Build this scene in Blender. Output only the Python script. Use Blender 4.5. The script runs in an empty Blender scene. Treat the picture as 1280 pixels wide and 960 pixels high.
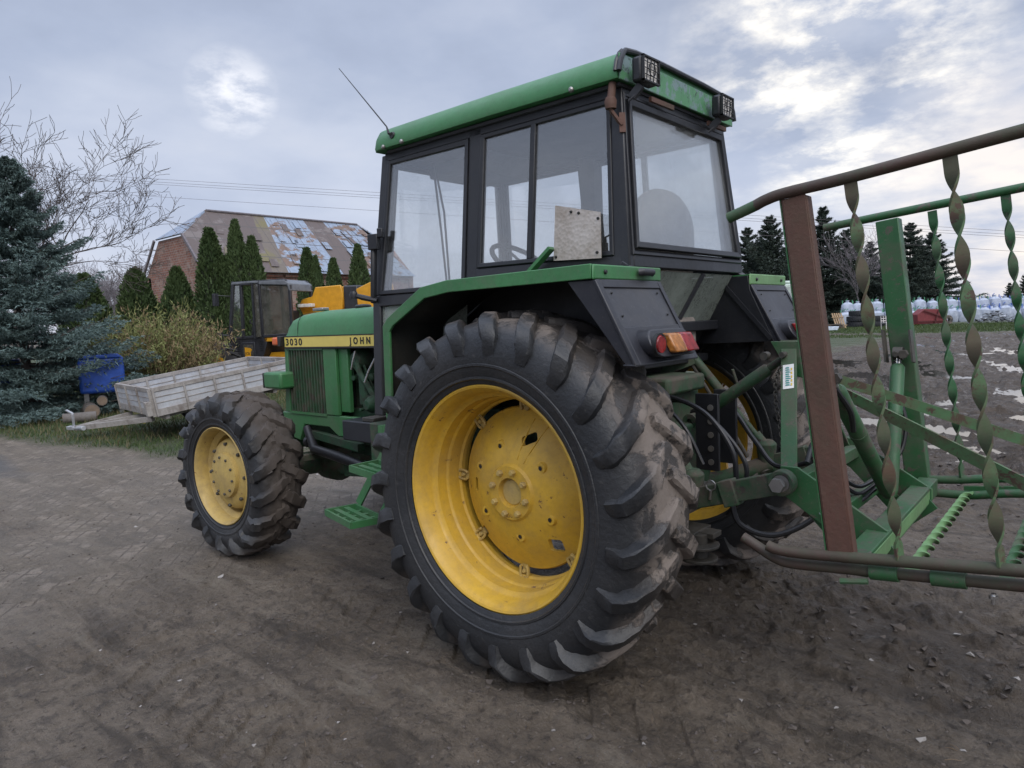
import bpy, bmesh, math, random
import numpy as np
from mathutils import Vector, Matrix
scene = bpy.context.scene
col = scene.collection
rad = math.radians
R_ = random.Random(7)

# ------------------------------------------------------------------ camera
CAM = Vector((-1.946, 3.048, 1.487))
def cam_axes():
    y, p, r = rad(-48.753), rad(-5.037), rad(-2.293)
    fw = Vector((math.cos(p)*math.cos(y), math.cos(p)*math.sin(y), math.sin(p)))
    R = fw.cross(Vector((0, 0, 1))).normalized(); U = R.cross(fw)
    return fw, R*math.cos(r)+U*math.sin(r), U*math.cos(r)-R*math.sin(r)
FW, RT, UP = cam_axes()
cd = bpy.data.cameras.new('camera'); cam = bpy.data.objects.new('camera', cd); col.objects.link(cam)
cd.sensor_width = 36; cd.lens = 879.6/1280*36; cd.clip_end = 6000; cd.clip_start = .05
cam.matrix_world = Matrix((( RT.x, UP.x, -FW.x, CAM.x), (RT.y, UP.y, -FW.y, CAM.y), (RT.z, UP.z, -FW.z, CAM.z), (0, 0, 0, 1)))
scene.camera = cam
scene.view_settings.view_transform = 'Standard'; scene.view_settings.look = 'None'
scene.view_settings.exposure = 1.0; scene.view_settings.gamma = 1

# ------------------------------------------------------------------ world: overcast evening sky
SUN_EL, SUN_AZ = rad(42), rad(150)      # brighter half of the overcast, behind the photographer
w = bpy.data.worlds.new('World'); scene.world = w; w.use_nodes = True
def make_world():
    nt = w.node_tree; N = nt.nodes; L = nt.links; N.clear()
    out = N.new('ShaderNodeOutputWorld'); bg = N.new('ShaderNodeBackground'); L.new(bg.outputs[0], out.inputs[0])
    bg.inputs[1].default_value = .1
    sky = N.new('ShaderNodeTexSky'); sky.sky_type = 'NISHITA'; sky.sun_disc = False
    sky.sun_elevation = SUN_EL; sky.sun_rotation = math.pi/2-SUN_AZ
    tc = N.new('ShaderNodeTexCoord'); sep = N.new('ShaderNodeSeparateXYZ'); L.new(tc.outputs['Generated'], sep.inputs[0])
    def m(op, a, b=None, c=None):
        n = N.new('ShaderNodeMath'); n.operation = op
        for i, v in enumerate((a, b, c)):
            if v is None: continue
            if isinstance(v, (int, float)): n.inputs[i].default_value = v
            else: L.new(v, n.inputs[i])
        return n.outputs[0]
    z = m('MAXIMUM', sep.outputs[2], 0.0); zz = m('ADD', z, .22)
    cmb = N.new('ShaderNodeCombineXYZ'); L.new(m('DIVIDE', sep.outputs[0], zz), cmb.inputs[0]); L.new(m('DIVIDE', sep.outputs[1], zz), cmb.inputs[1])
    def noise(sc, det, rough, seed):
        n = N.new('ShaderNodeTexNoise'); n.noise_dimensions = '4D'; n.inputs['W'].default_value = seed
        n.inputs['Scale'].default_value = sc; n.inputs['Detail'].default_value = det; n.inputs['Roughness'].default_value = rough
        L.new(cmb.outputs[0], n.inputs['Vector']); return n.outputs['Fac']
    def ramp(f, stops):
        r = N.new('ShaderNodeValToRGB'); L.new(f, r.inputs[0]); e = r.color_ramp.elements
        while len(e) < len(stops): e.new(.5)
        for i, (p, c) in enumerate(stops): e[i].position = p; e[i].color = (*c, 1)
        return r.outputs[0]
    def mix(f, a, b):
        n = N.new('ShaderNodeMix'); n.data_type = 'RGBA'
        if isinstance(f, float): n.inputs[0].default_value = f
        else: L.new(f, n.inputs[0])
        for k, v in ((6, a), (7, b)):
            if isinstance(v, tuple): n.inputs[k].default_value = (*v, 1)
            else: L.new(v, n.inputs[k])
        return n.outputs[2]
    n1 = noise(.9, 5, .5, 3.1); n2 = noise(2.6, 6, .55, 8.0)
    f = m('ADD', m('MULTIPLY', n1, .7), m('MULTIPLY', n2, .3))
    cloud = ramp(f, [(.36, (1.75, 2.0, 2.65)), (.47, (2.3, 2.6, 3.35)), (.58, (3.0, 3.25, 3.9)), (.72, (3.7, 3.8, 4.2))])
    # towards the horizon the deck is paler and a little pink
    hz = m('POWER', m('SUBTRACT', 1.0, m('MINIMUM', m('MULTIPLY', z, 3.2), 1.0)), 1.6)
    cloud = mix(m('MULTIPLY', hz, .75), cloud, (3.35, 3.45, 4.2))
    def spot(d, width, k):
        v = N.new('ShaderNodeVectorMath'); v.operation = 'DOT_PRODUCT'; v.inputs[1].default_value = Vector(d).normalized()
        L.new(tc.outputs['Generated'], v.inputs[0])
        a = m('SUBTRACT', v.outputs['Value'], math.cos(rad(width)))
        a = m('DIVIDE', a, 1-math.cos(rad(width))); a = m('MAXIMUM', a, 0.0)
        nn = m('MAXIMUM', m('MULTIPLY', m('SUBTRACT', n2, .37), 5.0), 0.0)
        nn = m('MINIMUM', nn, 1.2)
        return m('MULTIPLY', m('MULTIPLY', a, k), nn)
    cloud = mix(m('MINIMUM', m('MULTIPLY', spot((.8393, -.4562, .2957), 3.3, .8), ramp(noise(9., 6, .65, 5.), [(.38, (0, 0, 0)), (.58, (1, 1, 1))])), 1.0), cloud, (5.4, 5.4, 5.6))
    cloud = mix(m('MINIMUM', spot((.29, -.905, .285), 17, .25), 1.0), cloud, (4.6, 4.5, 4.4))
    brk = ramp(noise(5.5, 7, .62, 12.), [(.43, (0, 0, 0)), (.66, (1, 1, 1))])
    cloud = mix(m('MINIMUM', m('MULTIPLY', spot((.26, -.905, .30), 12, 1.7), brk), 1.0), cloud, (6.8, 6.4, 5.7))
    cloud = mix(m('MINIMUM', spot((.10, -.98, .10), 11, .8), 1.0), cloud, (5.6, 5.1, 4.7))
    # an overcast sky is brightest overhead
    zen = m('MINIMUM', m('MAXIMUM', m('DIVIDE', m('SUBTRACT', z, .46), .4), 0.0), 1.0)
    sc = N.new('ShaderNodeVectorMath'); sc.operation = 'SCALE'; L.new(cloud, sc.inputs[0]); L.new(m('MULTIPLY_ADD', zen, 2.0, 1.0), sc.inputs['Scale']); cloud = sc.outputs[0]
    cl = mix(.93, sky.outputs[0], cloud)
    L.new(cl, bg.inputs[0])
make_world()
sd = bpy.data.lights.new('sun', 'SUN'); sd.energy = .9; sd.angle = rad(40); sd.color = (1, .95, .88)
sun = bpy.data.objects.new('sun', sd); col.objects.link(sun)
sdir = Vector((math.cos(SUN_EL)*math.cos(SUN_AZ), math.cos(SUN_EL)*math.sin(SUN_AZ), math.sin(SUN_EL)))
sun.rotation_euler = sdir.to_track_quat('Z', 'Y').to_euler()

# ------------------------------------------------------------------ material helpers
class NT:
    def __init__(s, name):
        s.m = bpy.data.materials.new(name); s.m.use_nodes = True; s.N = s.m.node_tree.nodes; s.L = s.m.node_tree.links
        s.b = s.N['Principled BSDF']; s.out = s.N['Material Output']
        s.tc = s.N.new('ShaderNodeTexCoord'); s.co = s.tc.outputs['Object']
    def put(s, sock, v):
        if isinstance(v, (int, float)): sock.default_value = v
        elif isinstance(v, tuple): sock.default_value = (*v, 1) if len(v) == 3 and len(sock.default_value) == 4 else v
        else: s.L.new(v, sock)
    def math(s, op, a, b=None, c=None, clamp=False):
        n = s.N.new('ShaderNodeMath'); n.operation = op; n.use_clamp = clamp
        for i, v in enumerate((a, b, c)):
            if v is not None: s.put(n.inputs[i], v)
        return n.outputs[0]
    def noise(s, scale, det=4, rough=.6, vec=None, dist=0, out='Fac'):
        n = s.N.new('ShaderNodeTexNoise'); n.inputs['Scale'].default_value = scale; n.inputs['Detail'].default_value = det
        n.inputs['Roughness'].default_value = rough; n.inputs['Distortion'].default_value = dist
        s.L.new(vec or s.co, n.inputs['Vector']); return n.outputs[out]
    def voro(s, scale, vec=None, feat='F1', out='Distance'):
        n = s.N.new('ShaderNodeTexVoronoi'); n.inputs['Scale'].default_value = scale; n.feature = feat
        s.L.new(vec or s.co, n.inputs['Vector']); return n.outputs[out]
    def ramp(s, f, stops):
        r = s.N.new('ShaderNodeValToRGB'); s.L.new(f, r.inputs[0]); e = r.color_ramp.elements
        while len(e) < len(stops): e.new(.5)
        for i, (p, c) in enumerate(stops):
            e[i].position = p; e[i].color = (c, c, c, 1) if isinstance(c, (int, float)) else (*c, 1)
        return r.outputs[0]
    def mix(s, f, a, b, blend='MIX'):
        n = s.N.new('ShaderNodeMix'); n.data_type = 'RGBA'; n.blend_type = blend
        s.put(n.inputs[0], f); s.put(n.inputs[6], a); s.put(n.inputs[7], b); return n.outputs[2]
    def map(s, scale=(1, 1, 1), rot=(0, 0, 0), vec=None):
        n = s.N.new('ShaderNodeMapping'); n.inputs['Scale'].default_value = scale; n.inputs['Rotation'].default_value = rot
        s.L.new(vec or s.co, n.inputs[0]); return n.outputs[0]
    def attr(s, name):
        n = s.N.new('ShaderNodeAttribute'); n.attribute_name = name; return n.outputs['Fac']
    def bump(s, h, strength=.3, dist=.01, prev=None):
        n = s.N.new('ShaderNodeBump'); n.inputs['Strength'].default_value = strength; n.inputs['Distance'].default_value = dist
        s.L.new(h, n.inputs['Height'])
        if prev is not None: s.L.new(prev, n.inputs['Normal'])
        return n.outputs[0]
    def set(s, **k):
        for a, v in k.items(): s.put(s.b.inputs[a.replace('_', ' ')], v)
        return s.m

def paint(name, c1, c2, rough=.45, dirt=(.12, .10, .085), damt=.35, dscale=3., bump=.15, bscale=30., chips=None, camt=.0, metal=0., spec=.5):
    t = NT(name)
    base = t.mix(t.ramp(t.noise(2.3, 5, .65), [(.35, 0.), (.65, 1.)]), c1, c2)
    base = t.mix(t.ramp(t.noise(38, 5, .75), [(.45, 0.), (.75, .35)]), base, tuple(x*.55 for x in c2))
    if chips:
        ch = t.ramp(t.noise(17, 8, .74, dist=.4), [(1-camt-.01, 0.), (1-camt+.015, 1.)])
        base = t.mix(ch, base, chips)
    d = t.ramp(t.noise(dscale, 9, .74, dist=.3), [(.46, 0.), (.64, 1.)])
    geo = t.N.new('ShaderNodeNewGeometry'); sp = t.N.new('ShaderNodeSeparateXYZ'); t.L.new(geo.outputs['Normal'], sp.inputs[0])
    upf = t.math('MULTIPLY', t.math('MAXIMUM', sp.outputs[2], 0.), t.ramp(t.noise(5, 7, .7), [(.3, .2), (.7, 1.)]))
    d = t.math('ADD', t.math('MULTIPLY', d, damt), t.math('MULTIPLY', upf, damt*.45), clamp=True)
    str_ = t.ramp(t.noise(9, 5, .7, vec=t.map((3, 3, .35))), [(.52, 0.), (.72, damt*.6)])
    c = t.mix(t.math('MAXIMUM', d, str_), base, dirt)
    spk = t.ramp(t.noise(95, 3), [(.63, 0.), (.70, 1.)])
    c = t.mix(t.math('MULTIPLY', spk, min(1, .15+damt*.6)), c, tuple(x*1.3 for x in dirt))
    nb = t.bump(t.math('ADD', t.noise(bscale, 5), t.math('MULTIPLY', d, .5)), bump, .005, t.bump(t.noise(4.5, 3, .5), .25, .02))
    return t.set(Base_Color=c, Roughness=t.math('ADD', t.math('MULTIPLY', d, .5), t.math('MULTIPLY_ADD', t.noise(6, 6, .7), .35, rough-.17), clamp=True), Normal=nb, Metallic=metal, Specular_IOR_Level=spec)
def plain(name, c, rough=.6, metal=0., var=.25, scale=8, bump=.1):
    t = NT(name); c2 = tuple(x*(1-var) for x in c); c1 = tuple(min(1, x*(1+var)) for x in c)
    n = t.noise(scale, 5)
    return t.set(Base_Color=t.mix(t.ramp(n, [(.3, 0.), (.7, 1.)]), c2, c1), Roughness=rough, Metallic=metal, Normal=t.bump(t.noise(scale*5, 3), bump, .004))

M = {}
M['green'] = paint('green_paint', (.045, .180, .062), (.036, .140, .050), .42, damt=.30)
M['greenroof'] = paint('roof_green_paint', (.052, .205, .075), (.044, .175, .064), .38, damt=.14)
M['greendirty'] = paint('dirty_green_paint', (.022, .072, .03), (.018, .050, .024), .55, dirt=(.085, .070, .055), damt=.95, dscale=7, chips=(.03, .026, .022), camt=.44)
def flaking():
    t = NT('flaking_green_paint')
    base = t.mix(t.noise(6, 5), (.055, .19, .075), (.10, .25, .13))
    pale = t.ramp(t.noise(9, 8, .75), [(.47, 0.), (.53, .85)]); c = t.mix(pale, base, (.17, .23, .25))
    holes = t.math('MULTIPLY', t.ramp(t.noise(34, 8, .8), [(.56, 0.), (.59, 1.)]), t.ramp(t.noise(3.5, 4), [(.38, .0), (.55, 1.)]))
    c = t.mix(holes, c, (.025, .035, .035))
    return t.set(Base_Color=c, Roughness=.55, Normal=t.bump(holes, .4, .003))
M['greenchip'] = flaking()
M['lime'] = paint('faded_green_paint', (.16, .30, .13), (.12, .26, .10), .5, damt=.3)
M['implement'] = paint('implement_green_paint', (.016, .085, .026), (.026, .108, .038), .45, dirt=(.085, .080, .06), damt=.65, dscale=4, chips=(.08, .075, .055), camt=.42)
M['bar'] = paint('worn_bar_paint', (.060, .145, .060), (.07, .125, .055), .5, dirt=(.085, .055, .036), damt=.95, dscale=4.5, chips=(.06, .035, .024), camt=.45)
M['rust'] = paint('rusty_steel', (.075, .034, .024), (.11, .052, .036), .7, dirt=(.05, .07, .045), damt=.3, dscale=3, bump=.4, bscale=60)
M['barrust'] = paint('worn_bar_rusty_side', (.095, .058, .038), (.075, .075, .045), .6, dirt=(.055, .10, .045), damt=.6, dscale=5)
M['rusttube'] = paint('rusty_tube', (.046, .031, .024), (.075, .044, .033), .6, dirt=(.035, .085, .04), damt=.45, dscale=2, bump=.3)
M['black'] = paint('black_cab_paint', (.009, .010, .013), (.014, .015, .019), .42, dirt=(.07, .065, .06), damt=.12)
M['plastic'] = paint('grey_black_plastic', (.013, .014, .020), (.019, .020, .027), .42, dirt=(.09, .085, .08), damt=.2, bump=.1)
M['plasticin'] = paint('grey_plastic_plate', (.030, .032, .040), (.038, .040, .048), .5, dirt=(.11, .105, .10), damt=.25, bump=.1)
M['yellow'] = paint('yellow_rim_paint', (.60, .37, .035), (.52, .31, .03), .42, dirt=(.26, .18, .08), damt=.38, dscale=4, chips=(.12, .05, .02), camt=.36)
M['yellowold'] = paint('faded_yellow_paint', (.50, .36, .11), (.43, .30, .09), .5, dirt=(.22, .16, .09), damt=.5, dscale=6, chips=(.12, .05, .02), camt=.36)
M['stripe'] = plain('stripe_yellow', (.62, .50, .12), .45, var=.08)
M['ink'] = plain('black_ink', (.012, .012, .012), .5)
M['guardunder'] = paint('dark_underside', (.010, .013, .011), (.016, .018, .015), .8, dirt=(.04, .034, .028), damt=.6, dscale=4)
M['engine'] = paint('engine_green', (.018, .075, .03), (.01, .04, .018), .6, dirt=(.03, .026, .02), damt=.8, dscale=9)
M['dark'] = plain('dark_interior', (.012, .012, .013), .8)
M['liner'] = plain('roof_lining', (.05, .052, .06), .9)
M['rubberhose'] = plain('hose_rubber', (.012, .012, .014), .45)
M['steel'] = plain('bare_steel', (.30, .29, .28), .4, .8)
M['chrome'] = plain('bright_steel', (.55, .55, .55), .25, .95)
M['greasy'] = paint('greasy_steel', (.035, .035, .03), (.05, .045, .038), .5, dirt=(.09, .075, .06), damt=.6, dscale=12, bump=.4)
M['redlens'] = plain('red_lens', (.20, .012, .014), .2, var=.5, scale=40)
M['amber'] = plain('amber_lens', (.30, .115, .025), .22, var=.6, scale=40)
M['orange'] = plain('orange_lens', (.55, .11, .03), .25, var=.15)
M['lampglass'] = plain('lamp_glass', (.80, .76, .70), .2, var=.2, scale=30)
M['seat'] = plain('worn_seat_fabric', (.20, .175, .155), .95, var=.25, scale=10, bump=.8)
M['white'] = plain('white_paint', (.62, .62, .60), .5)
M['battery'] = plain('battery_plastic', (.018, .02, .024), .5)

def embossed():
    t = NT('embossed_aluminium')
    v = t.voro(60); c = t.mix(t.ramp(t.noise(7, 6, .7), [(.35, 0.), (.65, 1.)]), (.34, .29, .245), (.50, .45, .41))
    return t.set(Base_Color=c, Metallic=.4, Roughness=.45, Normal=t.bump(v, .35, .006))
M['embossed'] = embossed()

def rubber(name, rmin, mudc, amt, light, full=False):
    t = NT(name)
    sep = t.N.new('ShaderNodeSeparateXYZ'); t.L.new(t.co, sep.inputs[0])
    r = t.math('SQRT', t.math('ADD', t.math('POWER', sep.outputs[0], 2.), t.math('POWER', sep.outputs[2], 2.)))
    tread = t.math('DIVIDE', t.math('SUBTRACT', r, rmin), .05, clamp=True)
    inner = t.math('DIVIDE', t.math('SUBTRACT', 0.01 if not full else .03, sep.outputs[1]), .10, clamp=True)
    n = t.noise(6.5, 8, .62, dist=.6)
    n = t.math('ADD', t.math('MULTIPLY', n, .75), t.math('MULTIPLY', t.noise(26, 8, .75), .25))
    mask = t.ramp(n, [(.585-amt, 0.), (.635-amt, 1.)])
    mask = t.math('MULTIPLY', mask, t.math('MULTIPLY', tread, inner))
    scr = t.ramp(t.noise(34, 6, .7, vec=t.map((1, .25, 1))), [(.60, 0.), (.75, .5)])
    base = t.mix(t.noise(3, 5), (.009, .010, .012), (.022, .024, .027))
    base = t.mix(scr, base, light)
    film = t.ramp(t.noise(2.2, 6, .6), [(.42, 0.), (.78, .5)])
    base = t.mix(film, base, (.055, .052, .050))
    tf = t.math('MULTIPLY', t.math('MULTIPLY', tread, inner), t.ramp(t.noise(4, 6, .6), [(.3, .25), (.7, .65)])); base = t.mix(tf, base, tuple(x*.38 for x in mudc))
    c = t.mix(mask, base, t.mix(t.noise(9, 5), mudc, tuple(x*.55 for x in mudc)))
    h = t.math('ADD', t.math('MULTIPLY', mask, .6), t.math('MULTIPLY', t.noise(45, 6), .5))
    return t.set(Base_Color=c, Roughness=t.math('MULTIPLY_ADD', mask, .4, .5), Normal=t.bump(h, .6, .012))
M['tyre'] = rubber('rear_tyre_rubber', .655, (.215, .180, .155), .105, (.10, .095, .09))
M['tyref'] = rubber('front_tyre_rubber', .475, (.075, .060, .050), .24, (.10, .088, .078), True)

def glass(name, dust=.10, tint=(.955, .965, .965), f0=.10, dc=(.45, .46, .46)):
    t = NT(name); N, L = t.N, t.L
    tr = N.new('ShaderNodeBsdfTransparent'); tr.inputs[0].default_value = (*tint, 1)
    gl = N.new('ShaderNodeBsdfGlossy'); gl.inputs['Roughness'].default_value = .03; gl.inputs[0].default_value = (1, 1, 1, 1)
    lw = N.new('ShaderNodeLayerWeight'); lw.inputs[0].default_value = .5
    f = t.math('MULTIPLY_ADD', t.math('POWER', lw.outputs['Facing'], 5.), 1-f0, f0)
    mx = N.new('ShaderNodeMixShader'); L.new(f, mx.inputs[0]); L.new(tr.outputs[0], mx.inputs[1]); L.new(gl.outputs[0], mx.inputs[2])
    df = N.new('ShaderNodeBsdfDiffuse'); df.inputs[0].default_value = (*dc, 1)
    dn = t.ramp(t.math('ADD', t.math('MULTIPLY', t.noise(3, 6, .7), .7), t.math('MULTIPLY', t.noise(60, 4, .8), .3)), [(.35, dust*.4), (.7, dust*1.8)])
    m2 = N.new('ShaderNodeMixShader'); L.new(dn, m2.inputs[0]); L.new(mx.outputs[0], m2.inputs[1]); L.new(df.outputs[0], m2.inputs[2])
    L.new(m2.outputs[0], t.out.inputs[0]); return t.m
M['glass'] = glass('cab_glass', .018, f0=.15)
M['glassrear'] = glass('dusty_rear_glass', .075)
M['glassdirty'] = glass('dirty_lower_glass', .75, dc=(.24, .27, .24))
M['glassold'] = glass('old_tinted_glass', .22, tint=(.45, .47, .46), dc=(.25, .24, .21))

# ------------------------------------------------------------------ mesh helpers
ORI = {}
def origin(o): return ORI.get(o.name, Vector((0, 0, 0)))
class MB:
    def __init__(s): s.v = []; s.f = []; s.mi = []
    def add(s, vs, fs, mi=0):
        n = len(s.v); s.v += [tuple(v) for v in vs]; s.f += [tuple(i+n for i in f) for f in fs]; s.mi += [mi]*len(fs); return s
    def hexa(s, p, mi=0):   # p: 4 bottom ccw + 4 top
        return s.add(p, [(3, 2, 1, 0), (4, 5, 6, 7), (0, 1, 5, 4), (1, 2, 6, 5), (2, 3, 7, 6), (3, 0, 4, 7)], mi)
    def box(s, x0, x1, y0, y1, z0, z1, mi=0):
        return s.hexa([(x0, y0, z0), (x1, y0, z0), (x1, y1, z0), (x0, y1, z0), (x0, y0, z1), (x1, y0, z1), (x1, y1, z1), (x0, y1, z1)], mi)
    def prism(s, poly, ext, mi=0):
        n = len(poly); e = Vector(ext); a = [Vector(p) for p in poly]; b = [p+e for p in a]
        nrm = Vector((0, 0, 0))
        for i in range(n): nrm += a[i].cross(a[(i+1) % n])
        flip = nrm.dot(e) > 0
        f1 = tuple(range(n)); f2 = tuple(range(2*n-1, n-1, -1))
        if flip: f1 = f1[::-1]; f2 = f2[::-1]
        sd_ = []
        for i in range(n):
            j = (i+1) % n; q = (i, j, j+n, i+n); sd_.append(q if flip else q[::-1])
        return s.add(a+b, [f1, f2]+sd_, mi)
    def bar(s, p, q, w_, h_, up=(0, 0, 1), mi=0):
        p, q = Vector(p), Vector(q); d = (q-p).normalized(); u = Vector(up); u = (u-d*u.dot(d)); u = u.normalized() if u.length > 1e-3 else d.cross(Vector((0, 1, 0))).normalized(); r = d.cross(u)
        o = []
        for c in (p, q):
            for a, b in ((-1, -1), (1, -1), (1, 1), (-1, 1)): o.append(c+r*a*w_/2+u*b*h_/2)
        return s.add(o, [(0, 1, 2, 3)[::-1], (4, 5, 6, 7), (0, 1, 5, 4), (1, 2, 6, 5), (2, 3, 7, 6), (3, 0, 4, 7)], mi)
    def tube(s, pts, r, n=12, mi=0, caps=True):
        pts = [Vector(p) for p in pts]; rr = r if isinstance(r, (list, tuple)) else [r]*len(pts)
        u = None; rings = []
        for i, p in enumerate(pts):
            d = (pts[min(i+1, len(pts)-1)]-pts[max(i-1, 0)]).normalized()
            if u is None: u = d.orthogonal().normalized()
            u = (u-d*u.dot(d)); u = u.normalized() if u.length > 1e-6 else d.orthogonal().normalized()
            v = d.cross(u); rings.append([p+(u*math.cos(2*math.pi*k/n)+v*math.sin(2*math.pi*k/n))*rr[i] for k in range(n)])
        vs = [v for ri in rings for v in ri]; fs = []
        for i in range(len(pts)-1):
            for k in range(n):
                a = i*n+k; b = i*n+(k+1) % n; fs.append((a, b, b+n, a+n))
        if caps: fs.append(tuple(range(n))[::-1]); m_ = (len(pts)-1)*n; fs.append(tuple(range(m_, m_+n)))
        return s.add(vs, fs, mi)
    def lathe(s, prof, c=(0, 0, 0), axis='Y', n=64, mi=0, close=False):   # prof: (along, radius)
        c = Vector(c); vs = []; fs = []
        for h, r in prof:
            for k in range(n):
                a = 2*math.pi*k/n; x, z_ = math.cos(a)*r, math.sin(a)*r
                vs.append(c+(Vector((x, h, z_)) if axis == 'Y' else Vector((h, x, z_)) if axis == 'X' else Vector((x, z_, h))))
        m_ = len(prof); rng = range(m_) if close else range(m_-1)
        for i in rng:
            j = (i+1) % m_
            for k in range(n):
                k2 = (k+1) % n; fs.append((i*n+k, j*n+k, j*n+k2, i*n+k2))
        if not close:
            if prof[0][1] > 1e-5: fs.append(tuple(range(n)))
            if prof[-1][1] > 1e-5: fs.append(tuple(range((m_-1)*n, m_*n))[::-1])
        return s.add(vs, fs, mi)
    def build(s, name, mat, parent=None, bev=0, smooth=38, local=False, recalc=True, solid=0):
        me = bpy.data.meshes.new(name); o_ = Vector((0, 0, 0)) if (local or parent is None) else origin(parent)
        me.from_pydata([(x-o_.x, y-o_.y, z-o_.z) for x, y, z in s.v], [], s.f)
        mats = mat if isinstance(mat, (list, tuple)) else [mat]
        for m_ in mats: me.materials.append(m_)
        if len(mats) > 1: me.polygons.foreach_set('material_index', s.mi)
        if recalc:
            bm = bmesh.new(); bm.from_mesh(me); bmesh.ops.remove_doubles(bm, verts=bm.verts, dist=1e-6); bmesh.ops.recalc_face_normals(bm, faces=bm.faces); bm.to_mesh(me); bm.free()
        if smooth:
            me.polygons.foreach_set('use_smooth', [True]*len(me.polygons)); me.set_sharp_from_angle(angle=rad(smooth))
        me.update()
        ob = bpy.data.objects.new(name, me); col.objects.link(ob)
        if parent: ob.parent = parent; ORI[ob.name] = o_.copy()
        if solid:
            sm = ob.modifiers.new('s', 'SOLIDIFY'); sm.thickness = solid; sm.offset = 0
        if bev:
            b = ob.modifiers.new('b', 'BEVEL'); b.width = bev; b.segments = 2; b.limit_method = 'ANGLE'; b.angle_limit = rad(40)
        return ob
def thing(name, label, cat, loc=(0, 0, 0), rz=0, group=None, rot=None):
    o = bpy.data.objects.new(name, None); col.objects.link(o); o.location = loc; o.rotation_euler = rot or (0, 0, rz)
    o.empty_display_size = .1
    o['label'] = label; o['category'] = cat
    if group: o['group'] = group
    ORI[o.name] = Vector(loc)
    return o
def tag(o, label, cat, group=None, kind=None):
    o['label'] = label; o['category'] = cat
    if group: o['group'] = group
    if kind: o['kind'] = kind
    return o
def setorigin(ob, p):
    p = Vector(p); ob.data.transform(Matrix.Translation(-p)); ob.location = ob.location+p
    ORI[ob.name] = ORI.get(ob.name, Vector((0, 0, 0)))+p; return ob
def dup(root, loc=None, rz=None, label=None, scale=None):
    r = root.copy(); col.objects.link(r)
    if loc is not None: r.location = loc
    if rz is not None: r.rotation_euler = (0, 0, rz)
    if scale: r.scale = (scale,)*3 if isinstance(scale, (int, float)) else scale
    if label: r['label'] = label
    for ch in list(root.children):
        c = ch.copy(); col.objects.link(c); c.parent = r
        for g in list(ch.children):
            d = g.copy(); col.objects.link(d); d.parent = c
    return r
def bool_cut(ob, cutters):
    for c in cutters:
        m_ = ob.modifiers.new('c', 'BOOLEAN'); m_.object = c; m_.operation = 'DIFFERENCE'; m_.solver = 'EXACT'
    dg = bpy.context.evaluated_depsgraph_get(); me = bpy.data.meshes.new_from_object(ob.evaluated_get(dg))
    ob.modifiers.clear(); old = ob.data; nm = old.name; ob.data = me; bpy.data.meshes.remove(old); me.name = nm
    for c in cutters:
        d = c.data; bpy.data.objects.remove(c); bpy.data.meshes.remove(d)
    me.polygons.foreach_set('use_smooth', [True]*len(me.polygons)); me.set_sharp_from_angle(angle=rad(35))
def text(name, s, size, mat, parent, m4, ext=.0015, spacing=1.0, bold=0.):
    cu = bpy.data.curves.new(name, 'FONT'); cu.body = s; cu.size = size; cu.extrude = ext; cu.space_character = spacing; cu.offset = bold
    to = bpy.data.objects.new(name, cu); col.objects.link(to)
    dg = bpy.context.evaluated_depsgraph_get(); me = bpy.data.meshes.new_from_object(to.evaluated_get(dg))
    bpy.data.objects.remove(to); me.materials.clear(); me.materials.append(mat)
    me.transform(m4); me.name = name
    o = bpy.data.objects.new(name, me); col.objects.link(o)
    if parent: o.parent = parent
    return o

# numpy value noise
def _h(ix, iy, s):
    n = (ix*374761393+iy*668265263+s*974634777) & 0xffffffff
    n = ((n ^ (n >> 13))*1274126177) & 0xffffffff
    return ((n ^ (n >> 16)) & 0xffff)/65535.0
def vnoise(x, y, s=0):
    x = np.asarray(x, float); y = np.asarray(y, float)
    ix = np.floor(x).astype(np.int64); iy = np.floor(y).astype(np.int64); fx = x-ix; fy = y-iy
    fx = fx*fx*(3-2*fx); fy = fy*fy*(3-2*fy)
    a = _h(ix, iy, s); b = _h(ix+1, iy, s); c = _h(ix, iy+1, s); d = _h(ix+1, iy+1, s)
    return (a*(1-fx)+b*fx)*(1-fy)+(c*(1-fx)+d*fx)*fy
def fbm(x, y, s=0, o=4, g=.5):
    r = 0; a = 1; t = 0
    for i in range(o): r = r+a*vnoise(x*2**i, y*2**i, s+i*7); t += a; a *= g
    return r/t
def sstep(a, b, x): t = np.clip((np.asarray(x, float)-a)/(b-a), 0, 1); return t*t*(3-2*t)
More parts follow.
